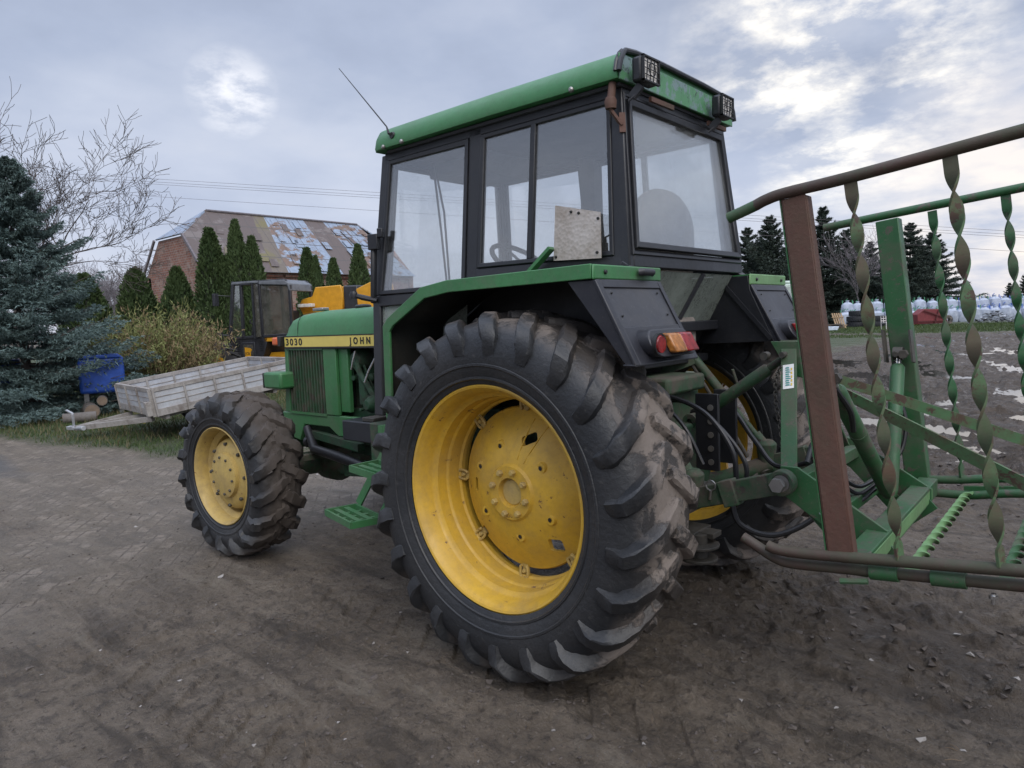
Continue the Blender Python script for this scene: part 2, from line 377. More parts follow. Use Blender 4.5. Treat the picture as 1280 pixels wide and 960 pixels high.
# ------------------------------------------------------------------ ground
def zones(x, y):
    # grass verge behind the paved yard on the left
    dx, dy = x-6.725, y+.644
    side = (dx*(-.795)+dy*4.506)/4.576           # >0 towards the yard, <0 beyond the verge edge
    n = fbm(x*.9, y*.9, 3)-.5; n2 = fbm(x*3.2, y*3.2, 5)-.5
    grass = sstep(.15, -.35, side+n*.9+n2*.5)*sstep(5.2, 7.2, x+n*1.5)
    grass *= sstep(-40, -34, y+4*n)              # only the near left
    g2 = sstep(-38.5, -41, y+n*5+.12*x)*sstep(30, 22, x)    # verge at the far side of the muddy yard
    g3 = sstep(1.7, .7, np.hypot((x-12.5)/3.5, (y+36)/2.2)+n)
    grass = np.maximum(grass, np.maximum(g2, g3*.9))
    churn = sstep(-1.6, -5.5, y+n*2.5+.15*(x-2))*sstep(9, 3, x+.35*(y+5)*0+n*3)
    churn = np.maximum(churn, sstep(-9, -13, y)*sstep(20, 12, x+.5*(y+10)))
    nearr = sstep(1.2, .2, np.hypot((x+1.2)/1.9, (y+.35)/1.1)+n*1.2)*.75      # scuffed patch lower right
    churn = np.maximum(churn, nearr)*(1-grass)
    pav = sstep(.42, .58, fbm(x*.8+4, y*1.3, 11)+.22*sstep(1.8, 4.5, x)-.12*sstep(1.6, .2, x))*sstep(1.6, 3.2, x)*(1-grass)*sstep(-5.5, -3, y)
    tar = sstep(.6, .2, np.hypot((x-8.5)/2.2, (y-.9)/.55)+n)*(1-grass)
    return grass, churn, pav, tar
PUD = ((.6, -7.0, 1.6, .36, -.25), (-1.4, -8.2, 1.1, .28, -.1), (2.5, -14.0, 2.6, .6, .0), (-2.5, -12.0, 1.6, .35, .2), (4.5, -18.5, 2.2, .5, .1), (1.0, -22, 2.5, .6, -.1), (-1.5, -5.6, .6, .18, .3))
def height(x, y, zn=None):
    x = np.asarray(x, float); y = np.asarray(y, float)
    grass, churn, pav, tar = zn if zn is not None else zones(x, y)
    d = x*.74-y*.67
    z = .02*(fbm(x*.5, y*.5, 21)-.5)
    z += churn*(.12*(fbm(x*1.5, y*1.5, 31, 5, .6)-.5)+.045*(np.abs(fbm(x*3.1+.4*y, y*2.2, 33)-.5)*2-.25))
    # ruts across the muddy yard
    z += churn*.035*np.sin((y*.55+x*1.4+1.8*fbm(x*.3, y*.3, 41))*2.4)*sstep(-2, -6, y)
    near = 1-pav*.6
    z += near*(.020*(fbm(x*4, y*4, 51, 4, .6)-.5)+.026*(fbm(x*15, y*15, 52, 4, .65)-.5)*(.5+1.3*sstep(.45, .6, fbm(x*1.7, y*1.7, 58))))*(1-grass)
    cl = fbm(x*9+3, y*9, 61, 3, .6); z += near*(1-grass)*.06*np.clip(cl-.58, 0, 1)*2.2*(.35+churn*1.6)
    # tyre tread prints along the two wheel tracks
    for (ty, s) in ((.80, 0), (-.80, 1), (1.75, 2)):
        t = sstep(.24, .16, np.abs(y-ty-.10*(fbm(x*.4, x*0+s, 71)-.5)-(.06*x if s == 2 else 0)))*sstep(2.4, 1.2, x)
        z += t*(-.020+.014*(np.sin((x+.8*np.abs(y-ty))*2*math.pi/.21) > .25))*(1-grass)
    # wheels press the mud out to their sides
    z += .018*np.exp(-((np.hypot(x/1.3, (y-.8)))-.34)**2/.006)*(x > -1)*(x < 1)
    for (cx, cy, a, b, ang) in PUD:
        ex = (x-cx)*math.cos(ang)+(y-cy)*math.sin(ang); ey = -(x-cx)*math.sin(ang)+(y-cy)*math.cos(ang); q = sstep(1.25, .75, np.hypot(ex/a, ey/b)+.5*(fbm(x*2, y*2, 91)-.5)); z = z*(1-q*.8)-.075*q
    z += grass*.03+.35*sstep(15, 21, d)*sstep(-24, -10, y)
    z -= .012*sstep(.35, .1, np.abs(y-.8))*sstep(.45, .1, np.abs(x))
    return z
def hz(x, y): return float(height(np.array([x]), np.array([y]))[0])

def ground():
    a0 = math.atan2(FW.y, FW.x)
    fine = np.linspace(-46, 46, 760); coarse = np.linspace(46, 314, 120)[1:-1]
    ang = a0+np.radians(np.concatenate([fine, coarse])); na = len(ang)
    r = [.0]
    rr = .6
    while rr < 3500: r.append(rr); rr *= (1.03 if rr < 1.6 else 1.0048 if rr < 8 else 1.0085 if rr < 60 else 1.05)
    r = np.array(r[1:]); nr = len(r)
    Rr, A = np.meshgrid(r, ang, indexing='ij')
    x = CAM.x+Rr*np.cos(A); y = CAM.y+Rr*np.sin(A)
    zn = zones(x, y)
    z = height(x, y, zn)
    fade = sstep(140, 60, Rr); z = z*fade
    # worms of detail finer than the mesh are useless far away
    co = np.stack([x, y, z], -1).reshape(-1, 3)
    i = np.arange(nr-1)[:, None]; j = np.arange(na)[None, :]; j2 = (j+1) % na
    q = np.stack([i*na+j, (i+1)*na+j, (i+1)*na+j2, i*na+j2], -1).reshape(-1, 4)
    ctr = len(co); co = np.vstack([co, [[CAM.x, CAM.y, float(z[0].mean())]]])
    tri = np.stack([np.arange(na), (np.arange(na)+1) % na, np.full(na, ctr)], -1)
    me = bpy.data.meshes.new('ground'); me.vertices.add(len(co)); me.vertices.foreach_set('co', co.ravel())
    nl = q.size+tri.size; me.loops.add(nl); me.loops.foreach_set('vertex_index', np.concatenate([q.ravel(), tri.ravel()]))
    npoly = len(q)+len(tri); me.polygons.add(npoly)
    st = np.concatenate([np.arange(len(q))*4, q.size+np.arange(len(tri))*3])
    me.polygons.foreach_set('loop_start', st)
    me.polygons.foreach_set('use_smooth', np.ones(npoly, bool)); me.update(calc_edges=True)
    for nm, arr in zip(('grass', 'churn', 'pav', 'tar'), zn):
        at = me.attributes.new(nm, 'FLOAT', 'POINT'); at.data.foreach_set('value', np.append(arr.ravel(), 0.).astype(np.float32))
    o = bpy.data.objects.new('ground', me); col.objects.link(o); o['kind'] = 'structure'; o['label'] = 'muddy farm yard with churned wet earth and half buried pavers'
    t = NT('yard_mud'); co = t.co
    g, c, pv, ta = t.attr('grass'), t.attr('churn'), t.attr('pav'), t.attr('tar')
    n1 = t.noise(1.3, 8, .62); n2 = t.noise(9, 8, .7); n3 = t.noise(60, 6, .75)
    mud = t.mix(t.ramp(n1, [(.35, 0.), (.65, 1.)]), (.150, .116, .083), (.265, .215, .163))
    mud = t.mix(t.ramp(n2, [(.35, 0.), (.7, .75)]), mud, (.084, .065, .046))
    mud = t.mix(t.ramp(n3, [(.55, 0.), (.68, .7)]), mud, (.31, .26, .21))
    mud = t.mix(t.ramp(t.noise(24, 8, .75), [(.53, 0.), (.62, .75)]), mud, (.050, .039, .032))
    mud = t.mix(t.ramp(t.noise(4.2, 9, .75), [(.54, 0.), (.60, .55)]), mud, (.060, .047, .039))
    smear = t.noise(2.4, 7, .68, vec=t.map((.45, 2.6, 1), (0, 0, rad(6))), dist=.5)
    mud = t.mix(t.ramp(smear, [(.50, 0.), (.63, .75)]), mud, (.052, .040, .029)); mud = t.mix(t.ramp(smear, [(.32, .6), (.44, 0.)]), mud, (.28, .24, .185))
    stone = t.math('MULTIPLY', t.ramp(t.voro(55), [(.10, 1.), (.16, 0.)]), t.ramp(t.noise(7, 3), [(.5, 0.), (.62, .85)]))
    mud = t.mix(stone, mud, (.24, .225, .21))
    wetc = t.mix(t.ramp(t.noise(5, 8, .7), [(.35, 0.), (.62, 1.)]), (.030, .021, .015), (.098, .073, .052))
    mud = t.mix(t.math('MULTIPLY', c, .9), mud, wetc)
    # interlocking pavers, half covered
    br = t.N.new('ShaderNodeTexBrick'); t.L.new(t.map((1, 1, 1), (0, 0, rad(38))), br.inputs[0]); br.inputs['Scale'].default_value = 1
    br.inputs['Brick Width'].default_value = .20; br.inputs['Row Height'].default_value = .10; br.inputs['Mortar Size'].default_value = .008
    br.inputs['Color1'].default_value = (.36, .30, .24, 1); br.inputs['Color2'].default_value = (.28, .235, .19, 1); br.inputs['Mortar'].default_value = (.15, .118, .092, 1)
    br.inputs['Mortar Smooth'].default_value = .3
    pm = t.math('MULTIPLY', pv, t.ramp(t.math('ADD', t.math('MULTIPLY', n2, .5), t.math('MULTIPLY', t.noise(3.5, 6, .65), .5)), [(.50, 0.), (.58, .68)]))
    mud = t.mix(t.math('MULTIPLY', pv, .42), mud, t.mix(n2, (.15, .125, .095), (.31, .265, .21)))
    cc = t.mix(pm, mud, br.outputs['Color'])
    cc = t.mix(t.math('MULTIPLY', ta, .75), cc, t.mix(n3, (.085, .085, .088), (.12, .12, .122)))
    gr = t.mix(t.noise(14, 6, .7), (.030, .055, .016), (.075, .085, .038))
    gr = t.mix(t.ramp(t.noise(2.5, 4), [(.5, 0.), (.7, .7)]), gr, (.09, .08, .045))
    cc = t.mix(g, cc, gr)
    wet = t.math('MULTIPLY', c, t.ramp(t.noise(7, 7, .7), [(.53, 0.), (.60, 1.)]))
    rg = t.math('MULTIPLY_ADD', wet, -.60, t.math('MULTIPLY_ADD', t.ramp(t.noise(1.5, 5, .6), [(.42, 0.), (.62, 1.)]), -.27, .84))
    h = t.math('ADD', t.math('MULTIPLY', n2, .9), t.math('ADD', t.math('MULTIPLY', n3, .32), t.math('MULTIPLY', t.noise(26, 7, .75), .55)))
    h = t.math('ADD', h, t.math('MULTIPLY', t.math('MULTIPLY', br.outputs['Fac'], pm), -.6))
    h = t.math('ADD', h, t.math('MULTIPLY', stone, .25))
    t.set(Base_Color=cc, Roughness=rg, Normal=t.bump(h, 1.0, .075), Specular_IOR_Level=.45)
    me.materials.append(t.m)
ground()

def water():
    t = NT('puddle_water')
    t.set(Base_Color=(.045, .038, .032), Roughness=.06, Normal=t.bump(t.noise(9, 2), .06, .01), Specular_IOR_Level=.8, IOR=1.33)
    mb = MB(); mb.add([(-14, -4.2, -.026), (9, -4.2, -.026), (16, -40, -.026), (-14, -40, -.026)], [(0, 1, 2, 3)])
    o = mb.build('puddle_water', t.m, smooth=0); o['kind'] = 'structure'
water()

def strawbits():
    # loose clods, pebbles and stalks strewn over the yard
    rg = random.Random(11); mb = MB()
    for i in range(5200):
        u = rg.random(); dist = 1.2+8*u*u; a = math.atan2(FW.y, FW.x)+rad(rg.uniform(-42, 42))
        x, y = CAM.x+dist*math.cos(a), CAM.y+dist*math.sin(a)
        zn = zones(np.array([x]), np.array([y]))
        if zn[0][0] > .4: continue
        s = rg.uniform(.002, .009)*(1+1.6*float(zn[1][0]))*(2.2 if rg.random() < .04 else 1); z = hz(x, y)
        p = [Vector((rg.uniform(-1, 1)*s*1.3, rg.uniform(-1, 1)*s*1.3, rg.uniform(-.3, .9)*s)) for _ in range(7)]
        bm = bmesh.new()
        for q in p: bm.verts.new(q+Vector((x, y, z)))
        bmesh.ops.convex_hull(bm, input=bm.verts); bm.verts.index_update()
        vs = [v.co.copy() for v in bm.verts]; fs = [tuple(v.index for v in f.verts) for f in bm.faces]; bm.free(); mb.add(vs, fs, 0 if rg.random() < .93 else 1)
    for i in range(160):
        dist = 1.3+6*rg.random()**1.5; a = math.atan2(FW.y, FW.x)+rad(rg.uniform(-40, 40)); x, y = CAM.x+dist*math.cos(a), CAM.y+dist*math.sin(a)
        b = rg.uniform(0, 6.28); l = rg.uniform(.015, .06); z = hz(x, y)+.004
        mb.tube([(x, y, z), (x+math.cos(b)*l*.5, y+math.sin(b)*l*.5, z+.004), (x+math.cos(b)*l, y+math.sin(b)*l, z)], .0011, 4, 2)
    o = mb.build('loose_clods', [plain('clod_mud', (.085, .07, .06), .9), plain('pebble', (.26, .24, .22), .8), plain('stalk', (.17, .12, .075), .9)], smooth=0, recalc=False)
    tag(o, 'small mud clods, pebbles and straw bits strewn over the yard', 'debris', kind='stuff')
strawbits()

def leafmat(name, a, b, rough=.7, trans=.15):
    t = NT(name); oi = t.N.new('ShaderNodeObjectInfo')
    n = t.noise(1.1, 3); n2 = t.noise(40, 2)
    c = t.mix(t.ramp(n, [(.35, 0.), (.65, 1.)]), a, b); c = t.mix(t.ramp(n2, [(.35, 0.), (.7, .6)]), c, tuple(x*1.5 for x in b))
    t.set(Base_Color=c, Roughness=rough, Specular_IOR_Level=.25); return t.m
M['grass'] = leafmat('grass_blades', (.035, .065, .018), (.060, .085, .028))
M['grassdry'] = leafmat('dry_grass', (.14, .12, .06), (.10, .085, .045))
M['spruce'] = leafmat('blue_spruce_needles', (.066, .104, .098), (.112, .158, .148))
M['sprucedk'] = leafmat('dark_spruce_needles', (.030, .044, .036), (.048, .064, .050))  # needle colour lightened to stand in for distance haze
M['thuja'] = leafmat('thuja_foliage', (.030, .056, .022), (.062, .092, .034))
M['bark'] = plain('grey_brown_bark', (.085, .072, .065), .9, bump=.6)
M['twig'] = plain('bare_twig_bark', (.065, .052, .046), .9)
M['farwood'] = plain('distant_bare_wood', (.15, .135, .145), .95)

def grass():
    rg = np.random.default_rng(5)
    def blades(x, y, h0, h1, w_):
        n = len(x); z = height(x, y); a = rg.uniform(0, 6.28, n); h = rg.uniform(h0, h1, n); l = rg.uniform(-.6, .6, (n, 2))*h[:, None]
        p0 = np.stack([x-np.cos(a)*w_, y-np.sin(a)*w_, z-.005], -1); p1 = np.stack([x+np.cos(a)*w_, y+np.sin(a)*w_, z-.005], -1)
        p2 = np.stack([x+l[:, 0], y+l[:, 1], z+h], -1)
        return np.stack([p0, p1, p2], 1).reshape(-1, 3)
    def make(name, pts, mat, label):
        me = bpy.data.meshes.new(name); n = len(pts); me.vertices.add(n); me.vertices.foreach_set('co', pts.ravel())
        me.loops.add(n); me.loops.foreach_set('vertex_index', np.arange(n)); me.polygons.add(n//3); me.polygons.foreach_set('loop_start', np.arange(n//3)*3)
        me.update(calc_edges=True); me.materials.append(mat); o = bpy.data.objects.new(name, me); col.objects.link(o); tag(o, label, 'grass', kind='stuff')
    N_ = 150000; x = rg.uniform(5, 20, N_); y = rg.uniform(-13, 1.2, N_); g = zones(x, y)[0]; k = (g > .35) & (rg.random(N_) < g*np.where(fbm(x*2.2, y*2.2, 77) > .42, 1, .35)); x, y = x[k], y[k]
    make('grass', blades(x, y, .02, .07, .006), M['grass'], 'short green grass on the verge in front of the box trailer')
    N_ = 9000; x = rg.uniform(8, 19, N_); y = rg.uniform(-7, 0.2, N_); g = zones(x, y)[0]; k = g > .6; x, y = x[k], y[k]
    make('dry_grass', blades(x, y, .05, .16, .006), M['grassdry'], 'withered stalks and dry grass under the spruce and trailer')
    N_ = 40000; x = rg.uniform(-6, 24, N_); y = rg.uniform(-58, -34, N_); g = zones(x, y)[0]; k = g > .4; x, y = x[k], y[k]
    make('far_grass', blades(x, y, .04, .14, .02), M['grass'], 'grass strip at the far side of the muddy yard')
grass()
# ------------------------------------------------------------------ trees and shrubs
def tri_mesh(name, pts, mat, parent=None):
    pts = np.asarray(pts, float).reshape(-1, 3); n = len(pts); me = bpy.data.meshes.new(name)
    me.vertices.add(n); me.vertices.foreach_set('co', pts.ravel()); me.loops.add(n); me.loops.foreach_set('vertex_index', np.arange(n))
    me.polygons.add(n//3); me.polygons.foreach_set('loop_start', np.arange(n//3)*3); me.update(calc_edges=True); me.materials.append(mat)
    o = bpy.data.objects.new(name, me); col.objects.link(o)
    if parent: o.parent = parent
    return o
def unit(v): return v/np.maximum(np.linalg.norm(v, axis=-1, keepdims=True), 1e-9)
def make_spruce(label, H, Rb, seed, mat, nb=300, ntw=16, nneed=12, nl=.055, group=None, skirt=.12, droop=.3):
    rg = np.random.default_rng(seed); root = thing('spruce_tree', label, 'tree', (0, 0, 0), group=group)
    mb = MB(); mb.tube([(0, 0, -.2), (0, 0, H*.5), (0, 0, H*.97)], [H*.018+.03, H*.011+.02, .01], 8)
    P = []
    for i in range(nb):
        t = (i/nb)**1.0; z0 = skirt*H*.4+(H*.98-skirt*H*.4)*(t**1.08); wh = H*.062; z0 = z0 if i % 4 == 0 else min(round(z0/wh)*wh+rg.normal()*wh*.08, H*.97)
        az = i*2.39996+rg.uniform(-.3, .3); L = Rb*(1-z0/H)**.95*rg.uniform(.62, 1.15)*(1+.22*math.sin(az*3+z0*2.2))+.05*H/5
        up = .55-1.05*(1-z0/H)*droop*2.2
        d = np.array([math.cos(az), math.sin(az), 0.])
        ns = max(4, int(ntw*(.35+.65*L/Rb)))
        s = np.linspace(.12, 1, ns)
        base = np.stack([d[0]*s*L, d[1]*s*L, z0+L*(up*s-.35*s*s*droop*3+.28*s**4)], -1)
        mb.tube([tuple(base[0]*[.0, .0, 1]), tuple(base[len(base)//2]), tuple(base[-1])], [.012+.008*L, .008+.003*L, .003], 4, caps=False)
        side = np.array([-d[1], d[0], 0.])
        for sg in (-1, 1, 0):
            tl = (L*.34*(1-s*.6)+.06)*rg.uniform(.7, 1.2, ns)
            if sg == 0: dirs = unit(np.stack([d]*ns)+np.array([0, 0, -.1])); tl = tl*.7
            else: dirs = unit(d*.75+side*sg*rg.uniform(.7, 1.1, (ns, 1))+np.array([0, 0, 1.])*rg.uniform(-.35, .12, (ns, 1)))
            # needles along each twig
            nn = nneed; u = rg.random((ns, nn)); c = base[:, None, :]+dirs[:, None, :]*(u*tl[:, None])[..., None]
            rd = unit(rg.normal(size=(ns, nn, 3))+np.array([0, 0, .25])); nd = unit(rd*1.0+dirs[:, None, :]*.9)
            ln = nl*rg.uniform(.7, 1.3, (ns, nn, 1)); wv = unit(np.cross(nd, rg.normal(size=(ns, nn, 3))))*nl*.17
            dv = np.broadcast_to(dirs[:, None, :], c.shape)
            P.append(np.stack([c-dv*nl*.4-wv, c-dv*nl*.2+wv, c+nd*ln], 2).reshape(-1, 3))
    tri_mesh('crown', np.concatenate(P), mat, root); mb.build('trunk', M['bark'], root, smooth=60)
    return root
def make_thuja(label, H, Rb, seed, group=None, n=7000, squat=False):
    rg = np.random.default_rng(seed); root = thing('thuja', label, 'conifer', (0, 0, 0), group=group)
    z = H*(.02+.98*rg.random(n)**.9); t = z/H
    prof = np.where(t < .35, .86+.4*t, 1.0)*np.power(np.clip(1-((t-.25)/.76).clip(0, 1)**1.7, 0, 1), .75)
    az = rg.uniform(0, 2*math.pi, n)
    lump = 1+.30*(fbm(az*2.4+seed, z*2.3, seed, 3)-.5)*1.4+.06*np.sin(az*2+z)
    r = Rb*prof*lump*(1-.35*rg.random(n)**2.5)
    c = np.stack([r*np.cos(az), r*np.sin(az), z], -1); out = np.stack([np.cos(az), np.sin(az), np.zeros(n)], -1)
    up = unit(out*rg.uniform(.1, .8, (n, 1))+np.array([0, 0, 1.])+rg.normal(size=(n, 3))*.25)
    sd_ = unit(np.cross(up, out+rg.normal(size=(n, 3))*.9)); l = rg.uniform(.08, .17, (n, 1)); w_ = rg.uniform(.022, .045, (n, 1))
    P = np.stack([c-sd_*w_*.5, c+sd_*w_*.5, c+up*l+sd_*w_*.3, c-sd_*w_*.5, c+up*l+sd_*w_*.3, c+up*l*.8-sd_*w_], 1)
    tri_mesh('crown', P, M['thuja'], root)
    # dense dark heart of dead twigs
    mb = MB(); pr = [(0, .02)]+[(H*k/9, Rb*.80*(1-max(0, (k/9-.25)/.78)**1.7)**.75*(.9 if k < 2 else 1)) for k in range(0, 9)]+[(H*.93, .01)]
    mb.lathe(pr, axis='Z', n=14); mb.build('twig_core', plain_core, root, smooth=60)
    mb = MB(); mb.tube([(0, 0, -.3), (0, 0, H*.3)], .05, 6); mb.build('trunk', M['bark'], root)
    return root
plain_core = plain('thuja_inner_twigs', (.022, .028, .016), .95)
def make_bare(label, H, seed, name='bare_tree', depth=6, spread=.55, r0=.11, group=None, kids=3, mat=None, sides=5, lean=(0, 0), first=.28, droop=0., minr=.0, side_p=.68):
    rg = random.Random(seed); root = thing(name, label, 'tree', (0, 0, 0), group=group); tr = MB(); br = MB()
    def rec(p, d, L, r, lv):
        n = 5 if lv < 3 else 4; pts = [p.copy()]; rr = [r]; q = p.copy(); dd = d.copy()
        for k in range(n):
            dd = (dd+Vector((rg.gauss(0, .13), rg.gauss(0, .13), rg.gauss(.02, .10)-droop*lv*.03))).normalized()
            q = q+dd*L/n; pts.append(q.copy()); rr.append(max(r*(1-.5*(k+1)/n), minr))
            if 0 < lv < depth and k < n-1 and rg.random() < side_p:
                a = Vector((rg.gauss(0, 1), rg.gauss(0, 1), rg.gauss(0, .6))).normalized()
                rec(q, (dd*.75+a*spread*1.15+Vector((0, 0, .12))).normalized(), L*rg.uniform(.42, .66), max(rr[-1]*.6, minr), lv+1)
        (tr if lv == 0 else br).tube(pts, rr, 8 if lv == 0 else (sides if lv < 3 else 3), caps=False)
        if lv < depth:
            for k in range(kids if lv < 2 else 2):
                a = Vector((rg.gauss(0, 1), rg.gauss(0, 1), rg.gauss(.1, .5))).normalized()
                rec(q, (dd*.8+a*spread).normalized(), L*rg.uniform(.6, .85), max(rr[-1]*.75, minr), lv+1)
    rec(Vector((0, 0, -.2)), Vector((lean[0], lean[1], 1)).normalized(), H*first, r0, 0)
    br.build('crown', mat or M['twig'], root, smooth=80, recalc=False); tr.build('trunk', mat or M['bark'], root, smooth=80, recalc=False)
    return root
def place(o, x, y, rz=0, s=1, dz=0):
    o.location = (x, y, hz(x, y)+dz); o.rotation_euler.z = rz
    if s != 1: o.scale = (s,)*3 if isinstance(s, (int, float)) else s
    return o
def at(u, v, depth):
    return CAM+(FW+RT*((u-640)/879.6)+UP*((480-v)/879.6))*depth

# the blue spruce beside the trailer
sp = make_spruce('large blue-green spruce with drooping boughs beside the box trailer', 5.0, 2.35, 4, M['spruce'], nb=400, ntw=26, nneed=18, nl=.060, skirt=.05, droop=.26)
p = at(34, 470, 13.4); place(sp, p.x, p.y, 0, (.84, .84, .98))
# bare fruit tree behind it
bt = make_bare('bare leafless tree with wide thin branches rising behind the blue spruce', 8.6, 23, depth=6, spread=.60, r0=.14, kids=3, first=.27, minr=.0055, side_p=.68)
p = at(24, 420, 16.5); place(bt, p.x, p.y, 0.6, (.92, .92, 1.0))
# thujas in front of the brick barn
TH = [(258, 288, 3.4, .60, 'tall broad thuja at the left corner of the brick barn wall'),
      (276, 322, 3.4, .42, 'shorter thuja leaning against the right side of the tall broad one'),
      (290, 278, 4.0, .46, 'tallest narrow thuja in the middle of the barn front'),
      (311, 298, 3.6, .44, 'narrow thuja just right of the tallest one, above the loader cab'),
      (217, 337, 3.0, .62, 'low broad thuja in front of the barn gable'),
      (165, 338, 3.0, .70, 'round topped thuja left of the barn gable behind the shrub'),
      (102, 345, 2.8, .75, 'dark thuja half hidden behind the blue spruce'),
      (382, 312, 3.4, .42, 'narrow thuja between the loader cab and its yellow boom'),
      (393, 322, 3.4, .30, 'thin thuja pressed against the right side of its neighbour above the yellow boom'),
      (415, 325, 3.4, .38, 'short pointed thuja above the yellow loader boom'),
      (446, 308, 3.6, .42, 'narrow thuja beside the front post of the tractor cab')]
thp = [make_thuja('', 4.6, .55, 3, 'thujas planted along the barn'), make_thuja('', 3.3, .60, 9, 'thujas planted along the barn', n=6000)]
for i, (u, v, h_, r_, lab) in enumerate(TH):
    D_ = 22 if u < 380 else 21.5; q = at(u+(3 if u < 380 else 1), v, D_); base = q.xy; g = hz(base.x, base.y); Ht = q.z-g
    k = 0 if Ht/r_ > 7 else 1
    o = thp[k]; used = o.get('u', 0)
    if used: o2 = dup(o, label=lab)
    else: o2 = o; o2['u'] = 1; o2['label'] = lab
    H0, R0 = ((4.6, .55), (3.3, .60))[k]
    o2.location = (base.x, base.y, g); o2.rotation_euler.z = i*1.7; o2.scale = (r_/R0, r_/R0, Ht/H0)
for o in thp:
    if 'u' in o: del o['u']
for o in list(col.objects):
    if o.name.startswith('thuja') and 'u' in o: del o['u']

def make_shrub():
    rg = np.random.default_rng(8); root = thing('willow_shrub', 'wide feathery shrub of olive and straw coloured leaves behind the box trailer', 'shrub')
    mb = MB(); P = []; P2 = []
    for i in range(620):
        az = rg.uniform(0, 6.28); rr_ = rg.random()**.6; L = rg.uniform(1.3, 2.25)*(1-.28*rr_); bx, by = .95*rr_*math.cos(az)*1.25, .7*rr_*math.sin(az)
        lean = .18+.45*rr_*rg.uniform(.5, 1.3); d = np.array([math.cos(az)*lean, math.sin(az)*lean, 1.]); d = d/np.linalg.norm(d)
        ts = np.linspace(0, 1, 7); c = np.stack([bx+d[0]*L*ts*(1+.7*ts*ts), by+d[1]*L*ts*(1+.7*ts*ts), L*ts*(1-.16*ts*ts)*d[2]], -1); c[:, :2] += rg.normal(size=(7, 2))*.015
        mb.tube([tuple(v) for v in c], [.007, .006, .005, .004, .003, .002, .001], 3, caps=False)
        n = 46; u = rg.uniform(.10, 1, n); q = np.stack([np.interp(u, ts, c[:, k]) for k in range(3)], -1)+rg.normal(size=(n, 3))*.04
        ld = unit(rg.normal(size=(n, 3))+np.array([0, 0, -.3])+d*.9); wv = unit(np.cross(ld, rg.normal(size=(n, 3))))*.014; ll = rg.uniform(.06, .13, (n, 1))
        t_ = np.stack([q-wv, q+wv, q+ld*ll], 1).reshape(-1, 3)
        (P if (rg.random() < .55+.35*(c[-1][0] > 0)) else P2).append(t_)
    tri_mesh('green_leaves', np.concatenate(P), leafmat('olive_leaves', (.12, .14, .05), (.18, .19, .07)), root)
    tri_mesh('dry_leaves', np.concatenate(P2), leafmat('straw_leaves', (.24, .18, .10), (.19, .14, .075)), root)
    mb.build('stems', plain('reddish_stems', (.11, .075, .055), .9), root, recalc=False)
    return root
sh = make_shrub(); p = at(196, 440, 15.6); place(sh, p.x, p.y, math.atan2(RT.y, RT.x)+math.pi, (.70, .85, 1.34), -.05)

# distant bare wood behind the barn and spruce
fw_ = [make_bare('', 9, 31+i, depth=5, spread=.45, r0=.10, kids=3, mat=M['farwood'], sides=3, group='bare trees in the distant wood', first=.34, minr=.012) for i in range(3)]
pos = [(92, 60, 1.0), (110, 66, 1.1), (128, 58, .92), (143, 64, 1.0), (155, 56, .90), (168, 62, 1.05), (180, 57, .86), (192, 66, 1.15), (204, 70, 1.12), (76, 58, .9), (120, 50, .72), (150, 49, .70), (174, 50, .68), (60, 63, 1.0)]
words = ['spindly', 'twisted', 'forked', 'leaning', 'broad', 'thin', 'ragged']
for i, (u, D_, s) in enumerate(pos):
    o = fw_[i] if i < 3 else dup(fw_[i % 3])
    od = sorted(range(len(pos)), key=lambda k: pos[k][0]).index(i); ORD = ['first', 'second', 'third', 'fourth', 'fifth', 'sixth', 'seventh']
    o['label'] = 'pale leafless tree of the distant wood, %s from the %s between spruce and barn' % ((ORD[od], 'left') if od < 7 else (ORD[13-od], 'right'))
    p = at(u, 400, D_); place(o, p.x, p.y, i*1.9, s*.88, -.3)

# spruces beyond the muddy yard on the right
FS = [(1029, 256, 52, 'tall dark spruce with the highest tip, right of the rusty implement post'), (962, 268, 50, 'dark spruce rising just right of the tractor cab'),
      (934, 282, 53, 'dark spruce half hidden behind the tractor rear window'), (992, 285, 56, 'dark spruce in the gap left of the rusty implement post'),
      (1088, 300, 58, 'lower dark spruce left of the green implement post'), (1138, 276, 50, 'broad dark spruce right of the green implement post'),
      (1166, 288, 56, 'dark spruce at the right end of the far row'), (1058, 285, 55, 'dark spruce behind the first twisted bar'), (1262, 352, 62, 'low dark spruce far right beyond the bags'), (1010, 300, 58, 'bushy dark spruce between the two rightmost cab side spruces'), (950, 300, 60, 'low dark spruce beside the right mudguard'), (1075, 312, 54, 'low spreading spruce behind the second rail'), (1152, 305, 60, 'low bushy spruce behind the broad one'), (1284, 335, 62, 'dark spruce at the right edge beyond the bags'), (1112, 300, 60, 'dark spruce hidden behind the green implement post')]
fsp = [make_spruce('', 8.4, (2.7, 3.4, 3.9)[i], 40+i, M['sprucedk'], nb=(210, 230, 260)[i], ntw=14, nneed=11, nl=.17, group='dark spruces beyond the muddy yard', skirt=(.1, .02, .0)[i], droop=(.22, .12, .30)[i]) for i in range(3)]
for i, (u, v, D_, lab) in enumerate(FS):
    D_ += 15
    o = fsp[i] if i < 3 else dup(fsp[(i*2+i//3) % 3]); o['label'] = lab
    q = at(u, v, D_); g = hz(q.x, q.y); s = (q.z-g)/8.4; o.location = (q.x, q.y, g-.1); o.rotation_euler.z = i*2.1; o.scale = (s*(.95+.12*math.sin(i*2.3)), s*(.95+.12*math.cos(i*1.7)), s)
bg_ = dup(fw_[1], label='bare tree showing pale between the dark spruces'); bg_['group'] = 'bare trees by the spruces'; q = at(1083, 380, 64); place(bg_, q.x, q.y, .4, .95)

